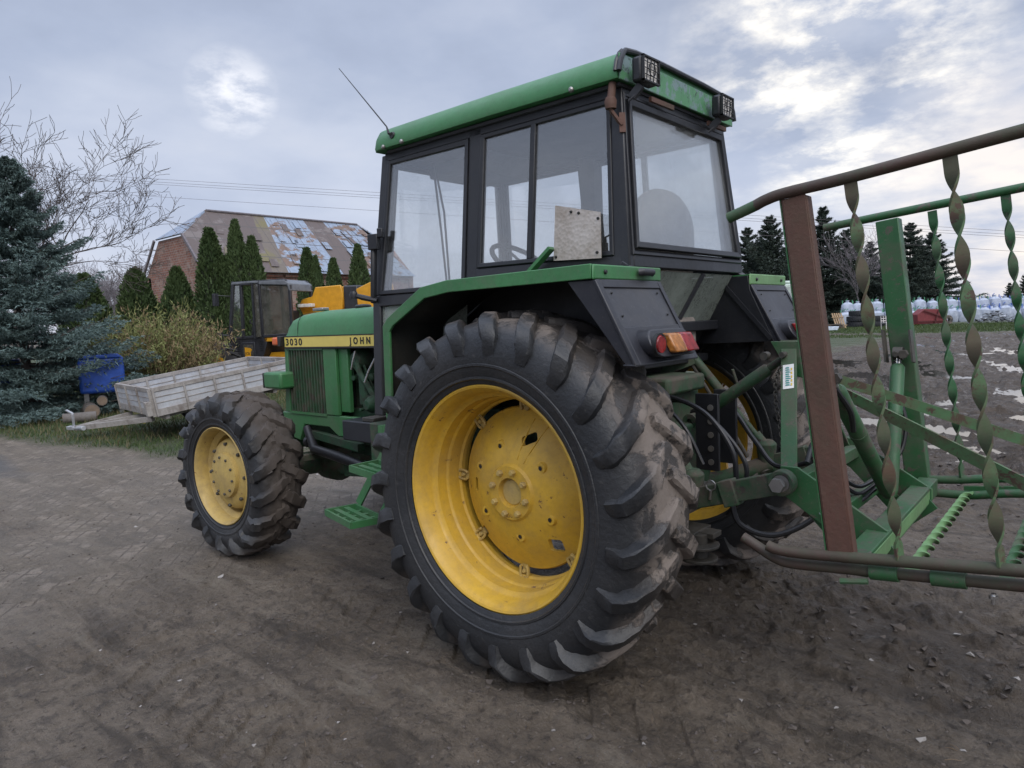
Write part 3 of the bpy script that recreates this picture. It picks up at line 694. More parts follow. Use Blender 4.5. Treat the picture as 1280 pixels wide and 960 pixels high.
# conifers behind the photographer (seen mirrored in the cab glass)
for i, (x, y, s) in enumerate(((9, 22, .8), (13, 25, .9), (17, 24, .72), (22, 27, .95), (5, 24, .75), (27, 27, .8), (32, 30, .9), (1, 26, .9), (38, 30, .8))):
    o = dup(fsp[i % 2], label='dark conifer behind the photographer, %s one along the row' % ['first', 'second', 'third', 'fourth', 'fifth', 'sixth', 'seventh', 'eighth', 'ninth'][i]); o['group'] = 'conifers behind the photographer'
    o.location = (x, y, 0); o.rotation_euler.z = i; o.scale = (s*.55,)*3

# ------------------------------------------------------------------ brick barn
def barn():
    root = thing('brick_barn', 'long red brick barn with a patched sheet metal half hipped roof', 'barn', (37.9, -14.2, 0))
    t = NT('barn_brick'); vec = t.co
    br = t.N.new('ShaderNodeTexBrick'); sepv = t.N.new('ShaderNodeSeparateXYZ'); t.L.new(vec, sepv.inputs[0])
    cv = t.N.new('ShaderNodeCombineXYZ'); t.L.new(t.math('ADD', sepv.outputs[0], sepv.outputs[1]), cv.inputs[0]); t.L.new(sepv.outputs[2], cv.inputs[1]); t.L.new(cv.outputs[0], br.inputs[0])
    br.inputs['Scale'].default_value = 1; br.inputs['Brick Width'].default_value = .32; br.inputs['Row Height'].default_value = .13; br.inputs['Mortar Size'].default_value = .016
    br.inputs['Color1'].default_value = (.26, .105, .070, 1); br.inputs['Color2'].default_value = (.17, .065, .050, 1); br.inputs['Mortar'].default_value = (.24, .20, .17, 1)
    c = t.mix(t.ramp(t.noise(1.6, 6, .7), [(.48, 0.), (.62, .75)]), br.outputs['Color'], (.30, .235, .20))
    c = t.mix(t.ramp(t.noise(3.3, 6, .75), [(.55, 0.), (.60, .7)]), c, (.10, .06, .05))
    t.set(Base_Color=c, Roughness=.9); brick = t.m
    def roofmat(name, a, b, amt, moss):
        t = NT(name); sp_ = t.N.new('ShaderNodeSeparateXYZ'); t.L.new(t.co, sp_.inputs[0])
        n = t.noise(.9, 8, .72, vec=t.map((1, .55, 1)))
        c = t.mix(t.ramp(n, [(amt-.015, 0.), (amt+.015, 1.)]), a, b)
        c = t.mix(t.ramp(t.noise(5, 6, .7), [(.4, 0.), (.75, .5)]), c, (.10, .075, .06))
        if moss: c = t.mix(t.ramp(t.noise(.45, 4), [(.50, 0.), (.62, .8)]), c, (.15, .13, .045))
        for ax, sc in ((sp_.outputs[2], 1.05), (sp_.outputs[1], 1.35)):
            ln = t.math('FRACT', t.math('MULTIPLY', ax, sc)); c = t.mix(t.math('LESS_THAN', ln, .045), c, (.075, .065, .06))
        return t.set(Base_Color=c, Roughness=.6, Normal=t.bump(t.noise(2, 5), .3, .05))
    m_blue = roofmat('blistered_blue_sheet', (.25, .31, .40), (.17, .11, .08), .545, False)
    m_brown = roofmat('brown_weathered_sheet', (.105, .080, .072), (.16, .135, .125), .56, False)
    m_moss = roofmat('mossy_sheet', (.14, .115, .09), (.17, .145, .12), .6, True)
    xe, xw, xr = 34.3, 41.5, 37.9; y0, y1 = -14.2, -28.9; ze, zr, zh = 4.93, 8.48, 6.85
    hw = (zr-zh)/(zr-ze)*(xr-xe)
    mb = MB(); mb.box(xe+.25, xe+.55, y1+.2, y0-.2, -.5, ze-.08); mb.box(xw-.55, xw-.25, y1+.2, y0-.2, -.5, ze-.08)
    for yy, e in ((y0-.2, -.3), (y1+.2, .3)):
        mb.prism([(xe+.25, yy, -.5), (xw-.25, yy, -.5), (xw-.02, yy, ze-.05), (xr+hw-.05, yy, zh-.03), (xr-hw+.05, yy, zh-.03), (xe+.05, yy, ze-.05)], (0, e, 0))
    mb.build('wall', brick, root)
    mb = MB(); n = 40
    for k in range(12): mb.box(xe+.10, xe+.235, y1+.4+k*1.19, y1+1.4+k*1.19, ze-.36, ze-.24)
    mb.box(xe+.17, xe+.245, y1+.3, y0-.3, ze-.24, ze-.10); mb.build('brick_cornice', brick, root)
    # roof front slope split into strips of different sheets
    ya, yb = y0-.12, y1+.12; ridge0, ridge1 = -16.5, -27.0
    cuts = [0, .10, .27, .34, .53, .60, .68, .74, .80, .90, 1.0]; mats = [1, 1, 2, 0, 0, 1, 1, 0, 0, 0]
    def S(a, b, k):   # param along eave a,b -> quad of the front slope, hips trimmed
        def top(t_): return ridge0+(ridge1-ridge0)*t_
        def bot(t_): return ya+(yb-ya)*t_
        return [(xe-.15, bot(a), ze-.15), (xe-.15, bot(b), ze-.15), (xr, top(b), zr), (xr, top(a), zr)]
    mb = MB()
    for i in range(len(mats)):
        mb.prism(S(cuts[i], cuts[i+1]-.0006, 0), (.05, 0, .05), mats[i])
    rg = random.Random(5)
    for k in range(46):      # loose patches of sheet lying on the slope
        a = rg.choice((rg.uniform(.34, .58), rg.uniform(.72, .97), rg.uniform(.05, .95))); s = rg.uniform(0, .86)
        ww = .035; hh = .13; q0 = S(a, a+ww, 0); lo, hi = s, s+hh
        f = lambda P_, Q_, t_: tuple(P_[i]+(Q_[i]-P_[i])*t_ for i in range(3))
        quad = [f(q0[0], q0[3], lo), f(q0[1], q0[2], lo), f(q0[1], q0[2], hi), f(q0[0], q0[3], hi)]
        quad = [(x-.012*(1+k % 4), y, z+.012*(1+k % 4)) for x, y, z in quad]
        mb.prism(quad, (.02, 0, .02) if 0 else (-.006, 0, .006), rg.choice((0, 0, 1)) if a > .3 else rg.choice((1, 2)))
    # back slope and the two half hips
    mb.prism([(xw+.15, ya, ze-.15), (xw+.15, yb, ze-.15), (xr+.06, ridge1, zr), (xr+.06, ridge0, zr)], (-.05, 0, .05), 1)
    mb.prism([(xr-hw, ya+.04, zh), (xr+hw, ya+.04, zh), (xr, ridge0, zr+.01)], (0, .05, .06), 0)
    mb.prism([(xr-hw, yb-.04, zh), (xr+hw, yb-.04, zh), (xr, ridge1, zr+.01)], (0, -.05, .06), 0)
    mb.prism([(xr-hw, ya, zh), (xe-.15, ya, ze-.15), (xr, ridge0, zr)], (.03, -.02, .03), 1)
    mb.build('roof', [m_blue, m_brown, m_moss], root, smooth=0)
    mb = MB(); mb.tube([(xr, ridge0, zr+.05), (xr, ridge1, zr+.05)], .07, 8); mb.bar((xr-hw-.1, ya+.1, zh), (xe-.2, ya+.1, ze-.15), .10, .14); mb.bar((xr+hw+.1, ya+.1, zh), (xw+.2, ya+.1, ze-.15), .10, .14)
    mb.build('ridge_cap', M['farwood'], root)
barn()

def wires():
    for i, (dz, off, lab) in enumerate(((0, 0, 'topmost overhead wire crossing the sky above the barn'), (-.28, .5, 'second overhead wire from the top above the barn'), (-.5, 1., 'third overhead wire from the top above the barn'), (-1.5, 0, 'lowest overhead wire crossing the sky above the barn'))):
        a = at(-260, 196, 64); b = at(560, 246, 58); pts = []
        d = (b-a); a2 = a-d*.3; b2 = b+d*1.2
        for k in range(25):
            t_ = k/24; p = a2.lerp(b2, t_); p.z += dz-1.2*math.sin(math.pi*t_)*0+.0; p.y += off; p.z += 1.6*(t_-.5)**2*0; pts.append(p)
        mb = MB(); mb.tube(pts, .016, 4); o = mb.build('power_line', M['farwood'], recalc=False); setorigin(o, pts[12]); tag(o, lab, 'power line', 'overhead wires')
wires()

# ------------------------------------------------------------------ things beyond the yard on the right
def bags():
    t = NT('bag_fabric'); t.set(Base_Color=t.mix(t.ramp(t.noise(5, 5, .7), [(.4, 0.), (.7, 1.)]), (.42, .46, .54), (.27, .31, .39)), Roughness=.6, Normal=t.bump(t.noise(5, 4), .6, .05)); bm_ = t.m
    tg = plain('green_tie', (.06, .25, .12), .6); tb = plain('blue_tie', (.05, .12, .42), .6)
    def proto(tie, seed):
        root = thing('big_bag', '', 'bulk bag', (0, 0, 0), group='white bulk bags stacked beyond the yard'); rg = random.Random(seed)
        mb = MB(); n = 12; pr = [(0, .46), (.15, .52), (.6, .55), (1.0, .50), (1.15, .34), (1.22, .12), (1.36, .17)]
        for h, r in pr:
            for k in range(n):
                a = 2*math.pi*k/n; q = r/max(abs(math.cos(a)), abs(math.sin(a)))**.65*(.95+.1*rg.random())
                mb.v.append((q*math.cos(a)*.95, q*math.sin(a)*.95, h+rg.uniform(-.03, .03)))
        for i in range(len(pr)-1):
            for k in range(n): mb.f.append((i*n+k, i*n+(k+1) % n, (i+1)*n+(k+1) % n, (i+1)*n+k)); mb.mi.append(0)
        mb.f.append(tuple((len(pr)-1)*n+k for k in range(n))); mb.mi.append(0)
        mb.build('sack', bm_, root)
        mb = MB()
        for sx in (-1, 1):
            mb.tube([(sx*.4, -.3, 1.05), (sx*.42, -.12, 1.36+.08*rg.random()), (sx*.36, .12, 1.38), (sx*.4, .3, 1.05)], .022, 5)
        mb.tube([(.1, 0, 1.2), (.14, .05, 1.36), (.0, .1, 1.5)], .03, 5); mb.build('lifting_loops', tie, root, recalc=False)
        return root
    P = [proto(tg, 1), proto(tb, 2), proto(tg, 3), proto(tb, 5)]; first = [True]*4; rg = random.Random(4)
    for row in range(3):
        n = 19 if row < 2 else 19
        for i in range(n):
            u = 1058+i*13.2+rg.uniform(-2, 2); D_ = 58+row*1.3
            if row == 2 and False: continue
            lvl = 1 if row == 2 else 0
            k = (rg.choice((0, 2)) if i < 11 else rg.choice((1, 3, 1, 0)))
            o = P[k] if first[k] else dup(P[k]); first[k] = False
            q = at(u, 395, D_-lvl*.6); s = rg.uniform(.84, 1.0)
            o.location = (q.x, q.y, hz(q.x, q.y)+(.80 if lvl else 0)-(.0)); o.rotation_euler.z = rg.uniform(-.2, .2)+.3; o.scale = (s,)*3
            side = 'green tied' if k in (0, 2) else 'blue tied'
            ORD = ['first', 'second', 'third', 'fourth', 'fifth', 'sixth', 'seventh', 'eighth', 'ninth', 'tenth']
            pl_ = '%s from the left' % ORD[i] if i < 10 else '%s from the right' % ORD[18-i]
            o['label'] = 'white %s bulk bag, %s in the %s' % (side, pl_, ('front row', 'middle row', 'upper row')[row]); o['group'] = 'white bulk bags stacked beyond the yard'
bags()

def far_clutter():
    def g(u, D_): q = at(u, 400, D_); return q.x, q.y, hz(q.x, q.y)
    rzc = math.atan2(RT.y, RT.x)       # local x runs across the picture
    # red feeder hopper
    x, y, z = g(1160, 52); o = thing('red_spreader', 'rusty red spreader body lying in front of the white bags', 'spreader', (x, y, z), rzc)
    red = plain('faded_red_paint', (.17, .028, .032), .6)
    mb = MB(); mb.prism([(-1.0, -.4, .1), (1.1, -.4, .1), (1.2, -.4, .9), (.6, -.4, 1.15), (-.5, -.4, 1.2), (-1.0, -.4, .8)], (0, .9, 0)); mb.build('hopper', red, o, local=True, bev=.03)
    mb = MB(); mb.bar((-.6, -.5, 1.1), (1.0, -.5, .5), .07, .07); mb.bar((-1.0, -.5, .3), (1.1, -.5, .3), .06, .06); mb.bar((.2, -.5, .1), (.5, -.5, 1.1), .06, .06); mb.build('drawbar', plain('dark_red_frame', (.09, .02, .02), .7), o, local=True)
    mb = MB(); mb.lathe([(-.12, .12), (-.12, .34), (.12, .34), (.12, .12)], (1.25, -.3, .34), 'Y', 20, close=True); mb.build('tyre', M['tyre'], o, local=True)
    x, y, z = g(1139, 54); o = thing('orange_crate', 'orange brown box between the green post and the red spreader', 'box', (x, y, z), rzc)
    mb = MB(); mb.box(-.42, .42, -.4, .4, .0, .80); mb.build('box_body', plain('orange_board', (.30, .14, .04), .7), o, local=True, bev=.02); mb = MB(); mb.box(-.45, .45, -.43, .43, .802, .86); mb.build('lid', plain('orange_lid', (.24, .12, .04), .7), o, local=True)
    # old tyres
    pt = None; rg = random.Random(2)
    for i, (u, D_, h_, r, lab) in enumerate(((1070, 54, 0, .60, 'big black tyre at the bottom left of the tyre pile'), (1070, 54, .42, .60, 'big black tyre in the middle of the left tyre pile'), (1072, 54, .84, .56, 'big black tyre on top of the left tyre pile'),
                                         (1094, 53, 0, .55, 'black tyre at the bottom of the right tyre pile'), (1096, 53, .42, .52, 'black tyre in the middle of the right tyre pile'), (1108, 55, .1, .5, 'small black tyre right of the tyre piles'))):
        x, y, z = g(u, D_)
        if pt is None:
            mb = MB(); pr = [(-.2, .33), (-.21, .5), (-.17, .58), (-.05, .6), (.05, .6), (.17, .58), (.21, .5), (.2, .33)]
            mb.lathe(pr, (0, 0, .21), 'Z', 28, close=True)
            for k in range(24):
                a = 2*math.pi*k/24
                for s in (-1, 1): mb.bar((math.cos(a)*.59, math.sin(a)*.59, .21), (math.cos(a+.2)*.59, math.sin(a+.2)*.59, .21+s*.18), .05, .06, up=(math.cos(a), math.sin(a), 0))
            o = mb.build('old_tyre', plain('old_rubber', (.018, .02, .024), .7)); pt = o
        else: o = pt.copy(); col.objects.link(o)
        tag(o, lab, 'tyre', 'old tyres piled beyond the yard'); o.location = (x, y, z+h_); o.scale = (r/.55, r/.55, 1); o.rotation_euler.z = i
    # leaning pallet, log pile, white chair, pale trough, rubble
    wd = plain('raw_wood', (.36, .25, .15), .85); x, y, z = g(1053, 52); o = thing('wooden_pallet', 'pale wooden pallet leaning against the tyre pile', 'pallet', (x, y, z), rzc)
    mb = MB()
    for k in range(5): mb.bar((-.5+k*.16, -.25, 0), (-.72+k*.16, .1, 1.15), .10, .025, up=(0, 1, 0))
    mb.build('board', wd, o, local=True); mb = MB(); mb.bar((-.65, -.18, .25), (.25, -.18, .25), .08, .06); mb.bar((-.8, -.02, .85), (.1, -.02, .85), .08, .06); mb.build('crossbar', wd, o, local=True)
    x, y, z = g(1037, 50); o = thing('scrap_timber', 'low heap of grey timber left of the leaning pallet', 'timber', (x, y, z), rzc); mb = MB()
    for k in range(14): mb.bar((rg.uniform(-1, .2), rg.uniform(-.3, .3), .08+.06*(k % 6)), (rg.uniform(.3, 1.3), rg.uniform(-.3, .3), .10+.05*(k % 7)), .12, .06)
    mb.build('planks', plain('grey_timber', (.10, .085, .07), .9), o, local=True)
    x, y, z = g(1037, 47); o = thing('pale_trough', 'low white plastic trough lying on the far verge', 'trough', (x, y, z), rzc); mb = MB()
    mb.prism([(-.42, -.3, .05), (.42, -.3, .05), (.5, -.3, .30), (-.5, -.3, .30)], (0, .6, 0)); mb.build('basin', plain('pale_plastic', (.5, .56, .64), .5), o, local=True, bev=.02)
    x, y, z = g(1108, 45); o = thing('garden_chair', 'small white metal chair standing on the far verge', 'chair', (x, y, z+.02), rzc+.3); wm = plain('white_metal', (.55, .52, .5), .5)
    for nm, segs in (('back_frame', [[(-.2, .2, 0), (-.2, .25, .85), (.2, .25, .85), (.2, .2, 0)]]), ('leg', [[(-.2, -.2, 0), (-.2, -.2, .42)]]), ('leg', [[(.2, -.2, 0), (.2, -.2, .42)]]), ('slats', [[(-.2, .24, .55), (.2, .24, .55)], [(-.2, .25, .7), (.2, .25, .7)], [(0, .22, .45), (0, .25, .85)]])):
        mb = MB(); [mb.tube(s_, .025, 6) for s_ in segs]; mb.build(nm, wm, o, local=True)
    mb = MB(); mb.box(-.22, .22, -.22, .22, .41, .44); mb.build('seat', wm, o, local=True)
    x, y, z = g(1244, 51); mb = MB(); rgg = random.Random(8)
    for k in range(240):
        px = rgg.gauss(0, .9); py = rgg.uniform(-.5, .5); pz = rgg.random()*max(0, .85-.42*abs(px)); s = rgg.uniform(.06, .22)
        p = [Vector((px+rgg.uniform(-s, s)*1.3, py+rgg.uniform(-s, s), max(0, pz+rgg.uniform(-s, s)*.4))) for _ in range(4)]
        mb.add(p, [(0, 1, 2), (0, 2, 3), (0, 3, 1), (1, 3, 2)], 0 if k % 3 else 1)
    o = mb.build('rubbish_heap', [plain('black_film', (.03, .03, .035), .4), plain('grey_film', (.34, .35, .38), .5)], smooth=0); o.location = (x, y, z); o.rotation_euler.z = rzc; tag(o, 'heap of crumpled grey and black plastic film in front of the white bags', 'rubbish heap')
    # harvester standing behind the right mudguard
    x, y, z = g(985, 24); o = thing('parked_harvester', 'pale green and white machine with an orange beacon showing behind the right mudguard', 'farm machine', (x, y, z), rzc)
    pw = plain('pale_green_white', (.42, .50, .44), .5); mb = MB(); mb.box(-1.4, .32, 0, 2.2, .9, 2.35); mb.box(-1.4, .2, .1, 2.1, 2.352, 2.46); mb.build('body', pw, o, local=True, bev=.05)
    mb = MB(); mb.box(-.35, .25, -.03, -.004, 1.35, 2.25); mb.build('side_window', M['glassrear'], o, local=True); mb = MB(); mb.box(-.3, .3, -.05, -.002, 1.05, 1.2); mb.build('stripe', M['green'], o, local=True)
    mb = MB(); mb.lathe([(0, .07), (.02, .07), (.03, .045), (.14, .045), (.16, .02)], (-.72, .6, 2.46), 'Z', 14); mb.build('beacon', M['orange'], o, local=True)
    for px in (-.9, -.05):
        mb = MB(); mb.lathe([(-.05, .25), (-.1, .50), (.25, .50), (.2, .25)], (px, .1, .5), 'Y', 24, close=True); mb.build('wheel', M['tyre'], o, local=True)
far_clutter()

# ------------------------------------------------------------------ telehandler
def loader():
    q = at(333, 420, 17.4); g = hz(q.x, q.y)
    rz = math.atan2(-RT.y, -RT.x)-.28       # forward = to the left in the picture
    o = thing('telescopic_loader', 'yellow telescopic loader with black cab parked in front of the thujas', 'loader', (q.x, q.y, g), rz)
    yl = plain('loader_yellow', (.55, .27, .015), .45, var=.15); bk = plain('loader_black', (.022, .023, .028), .45); gy = plain('loader_grey_roof', (.13, .14, .155), .5)
    sc = 1.0
    # local: x forward, y towards the camera, z up. cab side at y = .35
    Y0 = .35
    mb = MB()
    ft, fb, rt_, rb = .58, .80, -.98, -.98       # front top/bottom, rear
    zt, zb, zm = 2.70, .62, 1.32
    for y in (Y0, -.55):
        for a, b in (((fb-.02, zm), (ft, zt)), ((.40, zm-.02), (.36, zt)), ((-.16, zm-.10), (-.14, zt)), ((rb, zm), (rt_, zt-.15)), ((ft, zt-.04), (rt_+.12, zt-.04)), ((rt_+.12, zt-.04), (rt_, zt-.2)), ((fb, zm), (rb, zm+.05))):
            mb.bar((a[0], y, a[1]), (b[0], y, b[1]), .07, .07, up=(0, 1, 0))
    mb.build('cab_frame', bk, o, local=True, bev=.01)
    mb = MB(); mb.prism([(fb, Y0+.02, zm), (-.30, Y0+.02, zm), (-.18, Y0+.02, .95), (.06, Y0+.02, zb-.05), (.42, Y0+.02, zb-.05), (.66, Y0+.02, .95)], (0, -.85, 0)); d = mb.build('cab_base', bk, o, local=True, bev=.015)
    mb = MB()
    for k in range(6):
        mb.box(.50-.01*k*0, .62, Y0+.021, Y0+.035, 1.02+k*.045, 1.04+k*.045); mb.box(-.16, -.05, Y0+.021, Y0+.035, 1.02+k*.045, 1.04+k*.045)
    mb.build('vent_slats', bk, d, local=True)
    mb = MB(); mb.box(.06, .44, Y0+.022, Y0+.05, .66, 1.22); dr = mb.build('lower_door', bk, o, local=True, bev=.01)
    mb = MB(); mb.box(.11, .39, Y0+.052, Y0+.06, .74, 1.16); mb.build('door_glass', M['glassold'], dr, local=True)
    mb = MB(); mb.prism([(.34, Y0+.062, .84), (.18, Y0+.062, .84), (.18, Y0+.062, .98), (.14, Y0+.062, 1.04), (.20, Y0+.062, 1.08), (.34, Y0+.062, 1.10)], (0, .006, 0)); mb.build('sticker', yl, dr, local=True)
    text('lettering', 'JCB', .085, M['ink'], dr, Matrix.Translation((.33, Y0+.071, .92)) @ Matrix.Rotation(math.pi, 4, 'Z') @ Matrix.Rotation(math.pi/2, 4, 'X'))
    mb = MB(); mb.box(-.94, -.16, Y0-.01, Y0, zm+.06, zt-.10); mb.build('rear_side_window', M['glassold'], o, local=True)
    mb = MB(); mb.prism([(.74, Y0, zm+.05), (.42, Y0, zm+.05), (.39, Y0, zt-.1), (.56, Y0, zt-.1)], (0, -.01, 0)); mb.build('front_side_window', M['glass'], o, local=True)
    mb = MB(); mb.bar((.0, Y0+.10, zm-.02), (-.02, Y0+.10, zt-.06), .04, .04, up=(0, 1, 0)); mb.bar((-.42+.28, Y0+.03, zm), (-.14, Y0+.03, zt-.06), .04, .04, up=(0, 1, 0)); mb.bar((.34, Y0+.05, zt-.08), (-.0, Y0+.12, zt-.08), .04, .04); mb.build('open_door', bk, o, local=True)
    mb = MB(); mb.box(-.14, .0, Y0+.05, Y0+.058, zm+.02, zt-.1); mb.build('door_window', M['glassold'], o, local=True)
    mb = MB(); mb.prism([(-.15, Y0+.04, zt-.02), (-.85, Y0+.04, zt-.02), (-1.0, Y0+.04, zt-.12), (-1.02, Y0+.04, zt-.3), (-.97, Y0+.04, zt-.3), (-.93, Y0+.04, zt-.16), (-.15, Y0+.04, zt-.11)], (0, -.98, 0)); mb.prism([(ft+.02, Y0+.04, zt-.01), (-.15, Y0+.04, zt-.01), (-.15, Y0+.04, zt-.08), (ft+.06, Y0+.04, zt-.08)], (0, -.98, 0)); mb.build('cab_roof', gy, o, local=True, bev=.02)
    mb = MB(); mb.box(-.75, -.25, -.30, .12, 1.1, 1.5); mb.box(-.80, -.62, -.30, .12, 1.5, 1.95); mb.build('seat', M['dark'], o, local=True, bev=.05)
    mb = MB(); mb.tube([(.5, 0, 1.2), (.25, 0, 1.65)], .03, 6); mb.lathe([(-.012, .17), (-.012, .19), (.012, .19), (.012, .17)], (0, 0, 0), 'Z', 20, close=True)
    for i in range(len(mb.v)-80, len(mb.v)): v = Vector(mb.v[i]); v.rotate(Matrix.Rotation(-.7, 3, 'Y')); mb.v[i] = tuple(v+Vector((.25, 0, 1.65)))
    mb.build('steering_column', M['dark'], o, local=True)
    mb = MB(); mb.box(.90, .98, Y0+.16, Y0+.30, 2.12, 2.42); mb.tube([(.66, Y0, 2.35), (.92, Y0+.2, 2.38)], .012, 6); mb.build('mirror', bk, o, local=True, bev=.02)
    mb = MB(); mb.tube([(.78, Y0, 1.40), (.95, Y0+.15, 1.42)], .02, 6); mb.box(.90, 1.0, Y0+.1, Y0+.2, 1.34, 1.50); mb.build('work_lamp', bk, o, local=True, bev=.01)
    # chassis, wheels
    mb = MB(); mb.box(-2.6, 1.3, -.9, .1, .55, .95); mb.box(-2.9, -1.1, -.3, .55, .6, 1.25); mb.build('chassis', yl, o, local=True, bev=.02)
    mb = MB(); mb.box(-.98, -.20, Y0-.2, Y0+.02, 1.22, 1.36); mb.build('side_panel', yl, o, local=True, bev=.01)
    for wx, wy, hub in ((1.05, .38, .62), (-1.55, .38, .62), (1.05, -.95, .62), (-1.55, -.95, .62)):
        mb = MB(); s = 1 if wy > 0 else -1
        mb.lathe([(-.19, .30), (-.21, .45), (-.16, .56), (0, .60), (.16, .56), (.21, .45), (.19, .30)], (wx, wy, hub), 'Y', 36, close=True)
        for k in range(22):
            a = 2*math.pi*k/22
            for e in (-1, 1):
                b = a+(.14 if e > 0 else 0)
                mb.bar((wx+math.cos(b)*.60, wy, hub+math.sin(b)*.60), (wx+math.cos(b-.25)*.565, wy+e*.2, hub+math.sin(b-.25)*.565), .055, .06, up=(math.cos(b), 0, math.sin(b)))
        wh = mb.build('wheel', plain_rub, o, local=True)
        mb = MB(); mb.lathe([(s*.19, .31), (s*.16, .29), (s*.05, .27), (s*.06, .12), (s*.14, .11), (s*.15, 0)], (wx, wy, hub), 'Y', 28); mb.build('rim', yl, wh, local=True)
    # boom, lifted at the rear on the far side
    BX = .22; mb = MB()
    mb.prism([(-1.05, -.35, 2.05), (-1.15, -.35, 2.22), (-1.45, -.35, 2.28), (-1.55, -.35, 2.50), (-2.25, -.35, 2.52), (-2.30, -.35, 2.30), (-2.20, -.35, 1.5), (-1.3, -.35, 1.6)], (0, -.06, 0))
    mb.prism([(-1.05, -.85, 2.05), (-1.15, -.85, 2.22), (-1.45, -.85, 2.28), (-1.55, -.85, 2.50), (-2.25, -.85, 2.52), (-2.30, -.85, 2.30), (-2.20, -.85, 1.5), (-1.3, -.85, 1.6)], (0, -.06, 0))
    mb.prism([(-2.70, -.35, 1.6), (-2.66, -.35, 2.40), (-3.05, -.35, 2.55), (-3.42, -.35, 2.50), (-3.45, -.35, 2.2), (-3.3, -.35, 1.5)], (0, -.5, 0)); mb.box(-3.2, -1.3, -.88, -.32, 1.25, 1.58)
    bo = mb.build('boom', yl, o, local=True, bev=.02); bo.location.x = .32
    mb = MB(); mb.box(-2.68, -2.28, -.80, -.40, 1.6, 2.50); mb.build('boom_section', bk, bo, local=True, bev=.04)
    mb = MB(); mb.box(-1.55, -1.15, -.30, -.15, 2.02, 2.10); mb.build('warning_plate', M['white'], bo, local=True, bev=.01)
plain_rub = plain('loader_tyre_rubber', (.03, .029, .03), .8)
loader()

